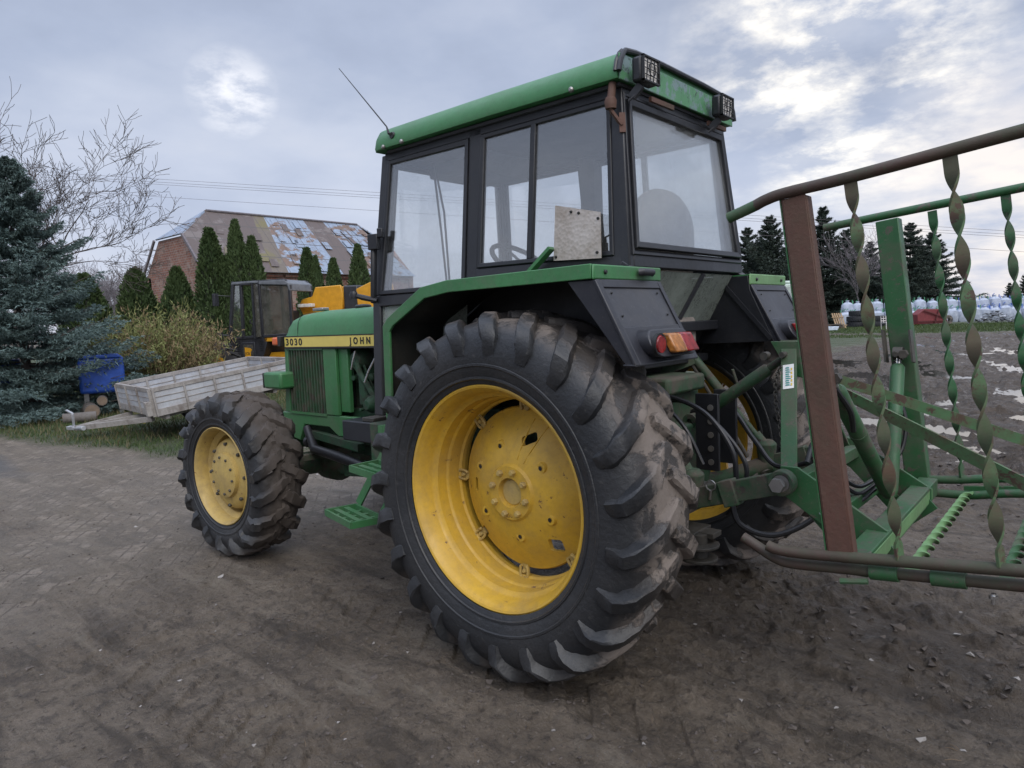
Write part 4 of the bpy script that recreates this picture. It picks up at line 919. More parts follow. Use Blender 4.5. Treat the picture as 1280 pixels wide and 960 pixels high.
# ------------------------------------------------------------------ box trailer
def trailer():
    A = Vector((7.974, -.855, .789)); B = Vector((9.859, -1.071, .782)); Rr = Vector((9.607, -3.06, 1.058))
    ax = (Rr-B); Lg = ax.length; ax.normalize(); A, B = B, A; wd = (A-B); Wd = wd.length; wd = (wd-ax*wd.dot(ax)).normalized(); up = wd.cross(ax).normalized()
    if up.z < 0: up = -up
    rot = Matrix((ax, wd, up)).transposed()
    o = thing('box_trailer', 'small drop-side metal trailer with a wooden look, nose down on the grass', 'trailer', tuple(B-up*.40), rot=rot.to_euler())
    o['label'] = 'grey drop-side box trailer tipped nose down behind the front wheel'
    Lg += 0.05      # tail reaches behind the bonnet
    g1 = paint('trailer_grey_panel', (.46, .475, .50), (.37, .385, .41), .5, dirt=(.27, .22, .18), damt=.5, dscale=4)
    gf = paint('trailer_weathered_frame', (.34, .32, .295), (.27, .25, .235), .7, dirt=(.10, .075, .06), damt=.6, dscale=5)
    gi = paint('trailer_inside_grey', (.26, .29, .34), (.22, .24, .29), .45, damt=.35)
    H = .40
    def side(name, x0, x1, y0, y1, long_x):
        mb = MB(); mb.box(x0, x1, y0, y1, 0, H-.06); s = mb.build(name, g1, o, local=True, bev=.004)
        fr = MB(); fr.box(x0-.008, x1+.008, y0-.012, y1+.012, H-.06, H); fr.box(x0-.006, x1+.006, y0-.010, y1+.010, 0, .10)
        for k in (.175, .255): fr.box(x0-.004, x1+.004, y0-.006, y1+.006, k, k+.014)
        n = 5 if long_x else 3
        for k in range(n+1):
            t_ = k/n
            if long_x: c = x0+(x1-x0)*t_; fr.box(c-.014, c+.014, y0-.022, y1+.022, .0, H-.02)
            else: c = y0+(y1-y0)*t_; fr.box(x0-.022, x1+.022, c-.014, c+.014, .0, H-.02)
        fr.build('side_frame', gf, s, local=True, bev=.004)
    side('side_board', .02, Lg, Wd-.03, Wd, True); side('side_board', .02, Lg, 0, .03, True)
    side('head_board', -.015, .015, .04, Wd-.04, False); side('tail_board', Lg-.0, Lg+.03, .04, Wd-.04, False)
    mb = MB(); mb.box(.03, Lg-.02, .04, Wd-.04, .02, .05); mb.build('load_floor', gi, o, local=True)
    mb = MB(); mb.bar((.2, Wd*.25, -.05), (Lg-.1, Wd*.25, -.05), .08, .09); mb.bar((.2, Wd*.75, -.05), (Lg-.1, Wd*.75, -.05), .08, .09)
    for k in range(4): mb.bar((.15+k*Lg/4, .05, -.04), (.15+k*Lg/4, Wd-.05, -.04), .06, .06)
    mb.build('chassis', gf, o, local=True, bev=.005)
    inv = (Matrix.Translation(B-up*.40) @ rot.to_4x4()).inverted()
    tip = inv @ at(96, 535, 10.4); mid = Vector((-.55, Wd*.5, -.10))
    st = plain('galvanised_bar', (.42, .43, .45), .45, .4); mb = MB()
    mb.bar((.05, Wd*.80, -.07), tip, .06, .07); mb.bar((.05, Wd*.22, -.07), tip, .06, .07); mb.bar((.4, Wd*.5, -.08), tip, .06, .06); mb.build('drawbar', gf, o, local=True)
    d_ = (tip-mid).normalized(); mb = MB(); mb.tube([tip-d_*.25, tip+d_*.18], [.035, .03], 10); mb.bar(tip+d_*.05, tip+d_*.30, .07, .05); mb.bar(tip+d_*.10, tip+d_*.02+Vector((-.0, 0, .22)), .03, .03); mb.bar(tip+d_*.02+Vector((0, 0, .22)), tip+d_*.22+Vector((0, 0, .27)), .03, .025); mb.build('coupling', st, o, local=True, bev=.004)
    for yy in (.10, Wd-.10):
        mb = MB(); mb.lathe([(-.07, .15), (-.08, .26), (-.05, .30), (.05, .30), (.08, .26), (.07, .15)], (Lg*.52, yy, -.16), 'Y', 28, close=True); wh = mb.build('wheel', plain_rub, o, local=True)
        mb = MB(); mb.lathe([(-.05, .155), (-.02, .14), (-.02, .04), (.02, .04), (.02, .14), (.05, .155)], (Lg*.52, yy, -.16), 'Y', 20, close=True); mb.build('rim', st, wh, local=True)
    mb = MB(); mb.box(-.10, -.018, .02, .12, .02, .22); mb.build('latch', gf, o, local=True, bev=.006)
    mb = MB(); mb.box(-.05, -.02, Wd*.3, Wd*.3+.2, -.13, -.08); mb.build('reflector', M['stripe'], o, local=True)
trailer()

def yard_things():
    bl = plain('blue_plastic', (.02, .075, .36), .45)
    q = at(126, 470, 13.4); g = hz(q.x, q.y); o = thing('blue_tank', 'bright blue plastic tank behind the spruce boughs, next to the box trailer', 'tank', (q.x, q.y, g), math.atan2(RT.y, RT.x)+.5)
    mb = MB(); mb.box(-.36, .40, -.1, .55, .42, 1.10); mb.build('tank_body', bl, o, local=True, bev=.06)
    mb = MB(); mb.prism([(-.34, -.12, 1.08), (.38, -.12, 1.08), (.30, -.12, 1.15), (-.28, -.12, 1.15)], (0, .7, 0)); mb.build('lid', bl, o, local=True, bev=.02)
    [MB().box(x, x+.08, y, y+.08, 0, .43).build('stand_leg', gfr, o, local=True) for x in (-.3, .26) for y in (-.05, .4)]
    q = at(4, 452, 14.0); o = thing('blue_barrel', 'blue barrel glimpsed through the left edge of the spruce', 'barrel', (q.x, q.y, hz(q.x, q.y)))
    mb = MB(); mb.lathe([(0, .28), (.02, .30), (.3, .30), (.32, .31), (.34, .30), (.62, .30), (.64, .31), (.66, .30), (.93, .30), (.95, .27)], (0, 0, .1), 'Z', 28); mb.build('barrel_body', bl, o, local=True)
    mb = MB(); mb.lathe([(.96, .27), (1.0, .27), (1.01, .25)], (0, 0, .1), 'Z', 28); mb.build('lid', bl, o, local=True)
    bark = paint('log_bark', (.16, .145, .135), (.08, .07, .062), .9, bump=.8, dscale=8); cut = plain('cut_wood', (.17, .125, .09), .85)
    for (u, D_, r, l, rz, tl, lab, hh) in ((112, 13.2, .13, .75, 2.9, 0, 'thick grey log lying under the trailer drawbar', 0), (128, 13.4, .09, .5, 2.8, 0, 'short stump lying on top of the log by the trailer', .20), (98, 12.3, .09, .5, 1.2, 0, 'small log lying in the dry grass by the spruce', 0)):
        q = at(u, 500, D_); g = hz(q.x, q.y); o = thing('log', lab, 'log', (q.x, q.y, g+hh), rz)
        mb = MB(); mb.lathe([(-l/2, r*.98), (-l/4, r*1.03), (l/4, r*.97), (l/2, r)], (0, 0, r), 'X', 22); mb.build('bark', bark, o, local=True, smooth=60)
        [MB().lathe([(e+.002, r*.9), (e+.006, r*.9)], (0, 0, r), 'X', 22).build('cut_end', cut, o, local=True) for e in (l/2, -l/2-.008)]
gfr = plain('grey_stand', (.12, .12, .12), .8)
yard_things()
# ------------------------------------------------------------------ wheels
def tyre_mesh(half, yc, nlug, delta, h0, h1, wtop, wbase, mud, seed, send, na=180, rough=1.):
    # half: profile from the centre line outwards [(dy, r)], both sides mirrored; lug path runs to arc position send
    H = np.array(half); seg = np.hypot(*np.diff(H, axis=0).T); S = np.concatenate([[0], np.cumsum(seg)])
    def prof(s):
        dy = np.interp(s, S, H[:, 0]); r = np.interp(s, S, H[:, 1])
        e = .006; d = np.array([np.interp(s+e, S, H[:, 0])-np.interp(s-e, S, H[:, 0]), np.interp(s+e, S, H[:, 1])-np.interp(s-e, S, H[:, 1])])
        d = d/np.maximum(np.hypot(*d), 1e-9); return dy, r, -d[1]*1.0, d[0]     # normal (ny, nr)
    mb = MB(); ns = 20; ss = np.linspace(0, S[-1], ns)
    rows = [(-1, s) for s in ss[::-1]]+[(1, s) for s in ss[1:]]
    for sg, s in rows:
        dy, r, ny, nr = prof(s)
        for k in range(na):
            a = 2*math.pi*k/na
            m_ = mud*max(0, 1-s/(send*1.0))*(float(vnoise(a*9, sg*s*22+40, seed))*.7+float(vnoise(a*30, sg*s*60+80, seed+3))*.5)
            m_ += .0012*float(vnoise(a*20, s*30, seed+8))
            rr = r+nr*m_; yy = yc+sg*(dy+ny*m_)
            mb.v.append((rr*math.sin(a), yy, rr*math.cos(a)))
    n = len(rows)
    for i in range(n-1):
        for k in range(na):
            k2 = (k+1) % na; mb.f.append((i*na+k, (i+1)*na+k, (i+1)*na+k2, i*na+k2)); mb.mi.append(0)
    lug = MB(); st = 13; rg = random.Random(seed)
    for side in (-1, 1):
        for L_ in range(nlug):
            a0 = 2*math.pi*(L_+(.5 if side > 0 else 0))/nlug+rg.uniform(-.01, .01); wear = rg.uniform(.88, 1.05)
            vs = []
            for i in range(st+1):
                t_ = i/st; s = -.018+t_*(send+.018); sa = max(s, 0)
                dy, r, ny, nr = prof(sa); tt = min(sa/(send*.78), 1)
                a = a0-delta*(tt*.92+.08*tt*tt)
                hh = (h0+(h1-h0)*min(t_*1.35, 1))*wear
                if t_ > .68: hh *= max(.08, 1-((t_-.68)/.32)**1.1*.95)
                kw = (1+.25*t_)*(.55 if i == 0 else 1)*(1 if t_ < .7 else 1-.3*(t_-.7)/.3); wt = wtop*kw; wb_ = wbase*kw
                y0 = yc+side*(dy if s >= 0 else s)
                # tangent across the lug is circumferential mostly
                jit = lambda q: .004*rough*(rg.random()-.5)*q
                for (w_, h_) in ((-wb_, -.012), (-wt*1.05, hh*.80), (-wt*.80, hh), (wt*.80, hh), (wt*1.05, hh*.80), (wb_, -.012)):
                    cosd = .8; da = w_/r/cosd; sh_ = side*w_*.45
                    rr = r+nr*h_+jit(1.3); yy = y0+side*ny*h_+(sh_ if tt < 1 else sh_*.5)+jit(1); aa = a+da+jit(1.5)
                    vs.append((rr*math.sin(aa), yy, rr*math.cos(aa)))
            fs = []
            for i in range(st):
                for k in range(5):
                    q = (i*6+k, (i+1)*6+k, (i+1)*6+k+1, i*6+k+1); fs.append(q)
            fs.append((0, 1, 2, 3, 4, 5)); fs.append(tuple(st*6+k for k in (5, 4, 3, 2, 1, 0)))
            lug.add(vs, fs)
    mb.add(lug.v, lug.f)
    # mould line and rim protector ridge on both sidewalls
    for sg in (-1, 1):
        for s_, hh in ((S[-1]*.80, .004), (S[-1]*.93, .006)):
            dy, r, ny, nr = prof(s_); y0 = yc+sg*dy
            mb.lathe([(y0-sg*.0, r-.008), (y0+sg*hh, r-.004), (y0+sg*hh, r+.004), (y0-sg*.0, r+.008), (y0-sg*.01, r)], n=120, close=True)
    return mb
def nut(mb, p, r, h, axis=1, n=6, mi=0):
    pr = [(0, r), (h*.75, r), (h, r*.7)]
    mb.lathe(pr, p, 'Y', n, mi)
def place_wheel(o, parent, pos, flip, steer=0.):
    pass

# ------------------------------------------------------------------ tractor
TR = thing('tractor', 'old green farm tractor with black framed cab and yellow wheel rims, standing on muddy ground', 'tractor', (0, 0, 0))

def rear_wheel(sgn):
    wc = Vector((0, 1.0, .768)); th = rad(20)
    def L(ob):
        return ob
    # disc with slots
    mb = MB(); mb.lathe([(-.150, .0), (-.150, .060), (-.128, .064), (-.128, .114), (-.140, .124), (-.150, .18), (-.168, .22), (-.200, .29), (-.232, .335), (-.238, .352), (-.250, .358), (-.262, .350), (-.250, .325), (-.218, .28), (-.185, .21), (-.165, .10), (-.160, .0)], n=96)
    disc = mb.build('rear_wheel', M['yellow'], TR, local=True)
    cut = []
    for x_, z_, w_, h_, ro in ((-.078, .229, .074, .040, 22), (-.186, -.212, .060, .056, 0), (.238, .0, .026, .062, 0), (.255, -.235, .06, .045, 45)):
        c = MB(); c.box(-w_/2, w_/2, -.35, -.05, -h_/2, h_/2); ob = c.build('c', M['ink'], None, smooth=0)
        me_ = ob.data; bm = bmesh.new(); bm.from_mesh(me_); ed = [e for e in bm.edges if abs(e.verts[0].co.y-e.verts[1].co.y) > .1]; bmesh.ops.bevel(bm, geom=ed, offset=.011, segments=4, profile=.5, affect='EDGES'); bm.to_mesh(me_); bm.free()
        ob.location = (x_, 0, z_); ob.rotation_euler = (0, rad(ro), 0); cut.append(ob)
    bpy.context.view_layer.update(); bool_cut(disc, cut)
    def dy_(r): return float(np.interp(r, [.11, .124, .18, .22, .29, .335], [-.128, -.140, -.150, -.168, -.200, -.232]))
    for x, z in ((-.152, .117), (.07, .19), (.197, .087), (.167, -.107), (-.186, -.095), (-.028, -.19)):
        r_ = math.hypot(x, z); d0 = dy_(r_); P = MB(); P.lathe([(d0-.012, .028), (d0+.003, .022), (d0+.004, .012), (d0-.004, .010), (d0-.006, 0)], (x, 0, z), 'Y', 16); P.build('pressed_dimple', M['yellow'], disc, local=True)
        Q = MB(); Q.lathe([(d0+.0045, .009), (d0+.005, 0)], (x, 0, z), 'Y', 12); Q.build('hole_shade', M['ink'], disc, local=True)  # flat black disc painted on for the shade inside a hole
    for a in (62, 76): P = MB(); P.tube([(-math.cos(rad(a))*r*1.0, dy_(r)+.001, math.sin(rad(a))*r) for r in (.15, .2, .26, .32)], .003, 5); P.build('pressed_rib', M['yellow'], disc, local=True)
    nb = MB()
    for k in range(8):
        a = 2*math.pi*(k+.35)/8; nut(nb, (math.cos(a)*.094, -.128, math.sin(a)*.094), .014, .020)
    nb.build('wheel_nuts', M['yellowold'], disc, local=True)
    hb = MB(); hb.lathe([(-.152, .056), (-.146, .052), (-.146, .03), (-.143, 0)], n=32); hb.lathe([(-.40, .085), (-.16, .085)], n=28); hb.build('hub', M['yellowold'], disc, local=True)
    rm = MB()
    rm.lathe([(0, .4735), (.004, .468), (0, .459), (-.014, .452), (-.026, .441), (-.080, .436), (-.090, .430), (-.098, .420), (-.102, .414), (-.150, .409), (-.158, .401), (-.163, .400), (-.222, .398), (-.230, .389), (-.252, .389), (-.260, .399), (-.285, .402), (-.300, .430), (-.335, .441), (-.350, .455), (-.366, .472), (-.372, .4735),
              (-.374, .478), (-.34, .462), (-.31, .444), (-.29, .412), (-.11, .424), (-.095, .440), (-.03, .452), (-.004, .478)], n=128, close=True)
    rm.build('rim', M['yellow'], disc, local=True)
    for k in range(8):
        a = rad(93+45*k); ca, sa = math.cos(a), math.sin(a); cl = MB(); rr = .372
        for sw in (-1, 1):
            pts = []
            p0 = Vector((ca, 0, sa)); tq = Vector((-sa, 0, ca))
            for (dr, dt, dy) in ((-.026, .012, 0), (-.020, .019, 0), (.0, .021, 0), (.024, .019, .0), (.028, .011, 0)):
                pts.append(p0*(rr+dr)+tq*dt*sw+Vector((0, -.225+dy, 0)))
            cl.tube(pts, .0065, 6)
        nut(cl, tuple(p0*rr+Vector((0, -.240, 0))), .011, .022); cl.bar(p0*(rr-.03)+Vector((0, -.238, 0)), p0*(rr+.025)+Vector((0, -.243, 0)), .03, .012, up=(0, 1, 0))
        cl.build('rim_clamp', M['yellowold'], disc, local=True)
    v = MB(); a = rad(143); v.tube([(math.cos(a)*.405, -.14, math.sin(a)*.405), (math.cos(a)*.385, -.125, math.sin(a)*.385)], [.008, .006], 8); v.build('valve', M['yellowold'], disc, local=True)
    half = [(0, .732), (.08, .730), (.135, .722), (.172, .706), (.200, .676), (.217, .635), (.223, .590), (.217, .540), (.203, .500), (.190, .474)]
    ty = tyre_mesh(half, -.187, 23, .245, .032, .050, .021, .030, .009, 3, .300, 200, 1.5)
    ty.build('tyre', M['tyre'], disc, local=True, smooth=30, recalc=False)
    return disc, wc
def front_wheel():
    mb = MB(); mb.lathe([(-.020, 0), (-.020, .125), (-.026, .146), (-.052, .150), (-.056, .19), (-.075, .225), (-.10, .238), (-.14, .240), (-.16, .262), (-.19, .262), (-.19, 0)], n=72)
    disc = mb.build('front_wheel', M['yellowold'], TR, local=True)
    nb = MB()
    for k in range(10):
        a = 2*math.pi*(k+.3)/10; nut(nb, (math.cos(a)*.122, -.022, math.sin(a)*.122), .009, .012)
    for k in range(8):
        a = 2*math.pi*k/8; nut(nb, (math.cos(a)*.206, -.066, math.sin(a)*.206), .012, .02)
    nb.build('wheel_nuts', M['greasy'], disc, local=True)
    rm = MB(); rm.lathe([(0, .3275), (.004, .322), (-.004, .314), (-.022, .306), (-.085, .298), (-.098, .282), (-.110, .268), (-.17, .262), (-.20, .27), (-.225, .30), (-.27, .305), (-.29, .327), (-.294, .33), (-.27, .312), (-.22, .31), (-.19, .276), (-.12, .276), (-.09, .306), (-.01, .325)], n=96, close=True)
    rm.build('rim', M['yellowold'], disc, local=True)
    half = [(0, .508), (.06, .507), (.105, .500), (.135, .484), (.155, .455), (.165, .420), (.160, .38), (.148, .345), (.140, .328)]
    ty = tyre_mesh(half, -.147, 18, .27, .034, .048, .021, .034, .038, 17, .228, 180, 4.2)
    ty.build('tyre', M['tyref'], disc, local=True, smooth=32, recalc=False)
    return disc
rw, wc = rear_wheel(1)
rw.location = (0, 1.0, .768); rw.rotation_euler = (0, 0, 0)
r2 = dup(rw); r2.parent = TR; r2.location = (0, -1.0, .768); r2.scale = (1, -1, 1); r2.rotation_euler = (0, rad(17), 0)
fwl = front_wheel(); fwl.location = (2.534, .896, .551); fwl.rotation_euler = (0, 0, rad(2.7))
f2 = dup(fwl); f2.parent = TR; f2.location = (2.534, -.896, .551); f2.scale = (1, -1, 1); f2.rotation_euler = (0, rad(11), rad(2.7))

def cw(z):      # cab half width at height z
    return .556-(z-1.705)*.1015
def tractor():
    # ---------------- cab frame
    mb = MB()
    def post(x0, x1, z0, x2, x3, z1, th=.05, s=1, off=0.):
        y0, y1 = s*(cw(z0)+off), s*(cw(z1)+off); e = -s*th
        mb.hexa([(x0, y0, z0), (x1, y0, z0), (x1, y0+e, z0), (x0, y0+e, z0), (x2, y1, z1), (x3, y1, z1), (x3, y1+e, z1), (x2, y1+e, z1)])
    for s in (1, -1):
        post(1.185, 1.245, 1.66, 1.135, 1.195, 2.43, s=s); post(1.13, 1.205, 1.0, 1.185, 1.247, 1.66, s=s)          # front posts
        post(.438, .515, 1.66, .433, .518, 2.43, s=s)                                                              # middle posts
        post(-.425, -.345, 1.66, -.357, -.300, 2.43, s=s)                                                          # rear posts
        for z, h, xa, xb in ((2.392, .045, -.33, 1.17),): mb.hexa([(xa, s*cw(z), z), (xb, s*cw(z), z), (xb, s*(cw(z)-.045), z), (xa, s*(cw(z)-.045), z), (xa, s*cw(z+h), z+h), (xb, s*cw(z+h), z+h), (xb, s*(cw(z+h)-.045), z+h), (xa, s*(cw(z+h)-.045), z+h)])
        mb.hexa([(-.38, s*cw(1.66), 1.685), (.45, s*cw(1.66), 1.69), (.45, s*(cw(1.66)-.05), 1.69), (-.38, s*(cw(1.66)-.05), 1.685), (-.38, s*cw(1.745), 1.742), (.45, s*cw(1.745), 1.752), (.45, s*(cw(1.745)-.05), 1.752), (-.38, s*(cw(1.745)-.05), 1.742)])
        mb.hexa([(.50, s*cw(1.60), 1.605), (1.20, s*cw(1.60), 1.60), (1.20, s*(cw(1.60)-.05), 1.60), (.50, s*(cw(1.60)-.05), 1.605), (.50, s*cw(1.665), 1.66), (1.20, s*cw(1.665), 1.662), (1.20, s*(cw(1.665)-.05), 1.662), (.50, s*(cw(1.665)-.05), 1.66)])
        # lower rear post slanting forward and down
        mb.bar((-.415, s*.53, 1.70), (-.12, s*.55, 1.24), .055, .075, up=(1, 0, 1))
        mb.bar((-.12, s*.55, 1.24), (.0, s*.5, 1.15), .055, .07, up=(1, 0, 1))
    # rear cross rails (rear plane leans out towards the belt)
    def rx(z): return -.424+(z-1.705)*.0973
    for z0, z1 in ((2.385, 2.435), (1.69, 1.765)):
        mb.hexa([(rx(z0), -cw(z0)+.03, z0), (rx(z0)+.05, -cw(z0)+.03, z0), (rx(z0)+.05, cw(z0)-.03, z0), (rx(z0), cw(z0)-.03, z0), (rx(z1), -cw(z1)+.03, z1), (rx(z1)+.05, -cw(z1)+.03, z1), (rx(z1)+.05, cw(z1)-.03, z1), (rx(z1), cw(z1)-.03, z1)])
    mb.box(1.12, 1.17, -.47, .47, 2.38, 2.43); mb.box(1.16, 1.22, -.50, .50, 1.60, 1.67)
    mb.bar((-.30, -.5, 1.43), (-.30, .5, 1.43), .05, .05); mb.bar((-.10, -.5, 1.26), (-.10, .5, 1.26), .30, .04)
    cf = mb.build('cab_frame', M['black'], TR, bev=.006)
    # protruding rubber frames around the glass
    def gframe(name, c, wv=.022, out=.006, mat=M['black'], glassm=M['glass'], gin=.006, th=.03):
        # c: 4 corners (ccw), frame ring between c and inset c
        c = [Vector(p) for p in c]; ctr = sum(c, Vector())/4; n = (c[1]-c[0]).cross(c[3]-c[0]).normalized()
        if n.dot(ctr-Vector((.35, 0, 1.9))) < 0: n = -n
        def ins(k):
            o = []
            for i in range(4):
                a = (c[i-1]-c[i]).normalized(); b = (c[(i+1) % 4]-c[i]).normalized(); s_ = a.cross(b).length
                o.append(c[i]+(a+b)*k/max(s_, .5))
            return o
        q = ins(wv); m_ = MB(); e = n*out; f = -n*(th-out)
        for i in range(4):
            j = (i+1) % 4; m_.hexa([c[i]+f, c[j]+f, q[j]+f, q[i]+f, c[i]+e, c[j]+e, q[j]+e*.6, q[i]+e*.6])
        fr = m_.build(name, mat, TR, bev=.004)
        g_ = MB(); q2 = ins(wv*.8); g_.prism([p-n*gin for p in q2], -n*.004); g_.build('pane', glassm, fr, smooth=0)
        return fr, q, n
    for s in (1, -1):
        y = lambda z: s*cw(z)
        gframe('front_window_frame', [(1.190, y(1.665), 1.665), (.517, y(1.665), 1.665), (.520, y(2.392), 2.392), (1.138, y(2.392), 2.392)])
        gframe('side_window_frame', [(.437, y(1.753), 1.753), (-.345, y(1.743), 1.743), (-.305, y(2.392), 2.392), (.432, y(2.392), 2.392)])
        m_ = MB(); m_.hexa([(.095, y(1.76)-s*.02, 1.77), (.125, y(1.76)-s*.02, 1.77), (.125, y(1.76)+s*.004, 1.77), (.095, y(1.76)+s*.004, 1.77), (.092, y(2.38)-s*.02, 2.38), (.122, y(2.38)-s*.02, 2.38), (.122, y(2.38)+s*.004, 2.38), (.092, y(2.38)+s*.004, 2.38)])
        m_.build('window_divider', M['black'], cf, bev=.003)
        g_ = MB(); g_.prism([(1.19, y(1.60)-s*.02, 1.60), (.52, y(1.60)-s*.02, 1.60), (.52, y(1.05)-s*.02, 1.05), (1.13, y(1.05)-s*.02, 1.05)], (0, -s*.004, 0)); g_.build('lower_door_pane', M['glassdirty'], TR, smooth=0)
    gframe('rear_window_frame', [(rx(1.765)-.004, .515, 1.768), (rx(1.765)-.004, -.515, 1.768), (rx(2.385)-.004, -.452, 2.385), (rx(2.385)-.004, .452, 2.385)], wv=.028, out=.014, glassm=M['glassrear'])
    gframe('rear_window_surround', [(rx(1.745)-.002, .535, 1.740), (rx(1.745)-.002, -.535, 1.740), (rx(2.405)-.002, -.475, 2.410), (rx(2.405)-.002, .475, 2.410)], wv=.018, out=.006, glassm=M['glass'], gin=.02)
    gframe('windscreen_frame', [(1.205, -.50, 1.67), (1.205, .50, 1.67), (1.155, .44, 2.38), (1.155, -.44, 2.38)], glassm=M['glassrear'])
    # lower rear pane leaning inwards
    g_ = MB(); g_.prism([(-.408, .50, 1.68), (-.408, -.47, 1.68), (-.275, -.49, 1.45), (-.275, .50, 1.45)], (.004, 0, .002)); g_.build('lower_rear_pane', M['glassdirty'], TR, smooth=0)
    m_ = MB(); m_.bar((-.412, -.12, 1.68), (-.279, -.10, 1.45), .030, .012, up=(1, 0, 0)); m_.build('pane_divider', M['plasticin'], cf)
    m_ = MB(); m_.prism([(-.27, .52, 1.44), (-.27, -.52, 1.44), (-.06, -.52, 1.10), (-.06, .52, 1.10)], (.01, 0, .006)); m_.build('rear_bulkhead', M['dark'], TR)
    # ---------------- roof
    def roofsec(x, top=0., k=1.):
        return [(x, s_*y_*k, z_+top) for s_, pts in ((1, [(.541, 2.447), (.546, 2.465), (.535, 2.510), (.512, 2.545), (.498, 2.556), (.42, 2.566), (.2, 2.572)]),) for y_, z_ in pts]+[(x, -y_*k, z_+top) for y_, z_ in [(.2, 2.572), (.42, 2.566), (.498, 2.556), (.512, 2.545), (.535, 2.510), (.546, 2.465), (.541, 2.447)]]
    def roofmesh(xs, mat, name, parent, bev=.0):
        m_ = MB(); secs = []
        for x, t_, k in xs: secs.append(roofsec(x, t_, k))
        n = len(secs[0])
        for sc in secs: m_.v += sc
        for i in range(len(secs)-1):
            for k in range(n):
                m_.f.append((i*n+k, (i+1)*n+k, (i+1)*n+(k+1) % n, i*n+(k+1) % n)); m_.mi.append(0)
        m_.f.append(tuple(range(n))); m_.f.append(tuple((len(secs)-1)*n+k for k in range(n))[::-1]); m_.mi += [0, 0]
        return m_.build(name, mat, parent, smooth=30)
    rf = roofmesh([(-.375, 0, 1), (.3, .004, 1), (1.12, 0, 1), (1.165, -.002, 1), (1.178, -.010, .992)], M['greenroof'], 'cab_roof', TR)
    m_ = MB(); m_.box(-.385, -.3755, -.535, .535, 2.442, 2.545); m_.build('roof_rear_panel', M['greenchip'], rf, bev=.003)
    m_ = MB(); pts = [(-.388, y_, z_+.004) for _, y_, z_ in roofsec(0)[2:-2]]; pts = [(-.388, .548, 2.47)]+pts+[(-.388, -.548, 2.47)]
    m_.tube(pts, .011, 8); m_.tube([(p[0]+.018, p[1], p[2]+.003) for p in pts], .009, 6); m_.build('roof_trim', M['black'], rf)
    m_ = MB(); m_.box(-.36, 1.13, -.50, .50, 2.430, 2.444); m_.build('roof_lining', M['liner'], TR)
    m_ = MB()
    for x in (-.15, .95, 1.1):
        for s in (1, -1): m_.lathe([(s*.0, .012), (s*.010, .012), (s*.016, .006)], (x, s*.541, 2.452), 'Y', 12)
    m_.build('roof_bolts', M['steel'], rf)
    m_ = MB(); m_.tube([(1.03, .530, 2.50), (1.04, .555, 2.51), (1.06, .55, 2.55), (1.475, .53, 2.962)], [.008, .008, .004, .002], 6); m_.lathe([(0, .02), (.012, .016)], (1.03, .535, 2.50), 'Y', 12); m_.build('antenna', M['ink'], TR)
    # two barred work lamps on the rear roof edge
    for yy in (.437, -.285):
        m_ = MB(); m_.box(-.462, -.415, yy-.064, yy+.064, 2.425, 2.525); lp = m_.build('work_lamp', M['black'], TR, bev=.012)
        m_ = MB(); m_.box(-.467, -.4625, yy-.057, yy+.057, 2.432, 2.518); m_.build('lens', M['lampglass'], lp, bev=.002)
        m_ = MB()
        for k in range(4): m_.bar((-.472, yy-.0405+k*.027, 2.430), (-.472, yy-.054+k*.027, 2.520), .003, .003)
        for k in range(3): m_.bar((-.473, yy-.060, 2.450+k*.025), (-.473, yy+.060, 2.450+k*.025), .003, .003)
        m_.lathe([(-.003, .024), (-.003, .028), (0, .028), (0, .024)], (-.474, yy, 2.475), 'X', 18, close=True)
        for a_, b_, c_, d_ in ((-.064, -.058, 2.425, 2.525), (.058, .064, 2.425, 2.525), (-.064, .064, 2.425, 2.431), (-.064, .064, 2.519, 2.525)): m_.box(-.475, -.463, yy+a_, yy+b_, c_, d_)
        m_.build('lamp_guard', M['ink'], lp)
        m_ = MB(); m_.bar((-.44, yy+.03, 2.418), (-.40, yy+.04, 2.375), .025, .03); m_.tube([(-.44, yy+.03, 2.40), (-.40, yy+.06, 2.36), (-.385, yy+.0, 2.40)], .005, 6); m_.build('lamp_bracket', M['black'], lp)
    # rusty hinge stub, wires, handle
    m_ = MB(); m_.tube([(-.335, .515, 2.44), (-.335, .53, 2.37), (-.33, .545, 2.345)], [.016, .017, .013], 10); m_.lathe([(0, .022), (.03, .026), (.045, .02)], (-.335, .533, 2.335), 'Z', 14); m_.bar((-.33, .53, 2.335), (-.365, .50, 2.27), .03, .010); m_.bar((-.365, .497, 2.32), (-.37, .503, 2.24), .025, .010); m_.build('lamp_stub', M['rust'], TR)
    MB().bar((-.385, .30, 2.41), (-.395, .12, 2.405), .014, .02).build('window_hinge', M['rust'], cf); MB().bar((-.385, -.25, 2.41), (-.395, -.42, 2.405), .014, .02).build('window_hinge', M['rust'], cf)
    # mirror and hinge on the front post
    m_ = MB(); m_.bar((1.16, .565, 1.955), (1.225, .58, 1.955), .035, .085); m_.bar((1.16, .57, 2.00), (1.13, .555, 2.0), .03, .05); m_.build('door_hinge', M['black'], TR, bev=.005)
    m_ = MB(); m_.hexa([(1.205, .565, 1.62), (1.225, .575, 1.62), (1.225, .60, 1.62), (1.205, .59, 1.62), (1.192, .55, 1.92), (1.212, .56, 1.92), (1.212, .588, 1.92), (1.192, .58, 1.92)]); m_.build('folded_mirror', M['black'], TR, bev=.008)
    m_ = MB(); m_.tube([(1.20, .57, 1.635), (1.26, .62, 1.655), (1.30, .65, 1.67)], [.014, .016, .012], 8); m_.lathe([(0, .020), (.025, .024), (.04, .018)], (1.30, .65, 1.65), 'Z', 14); m_.build('side_bracket', M['black'], TR)
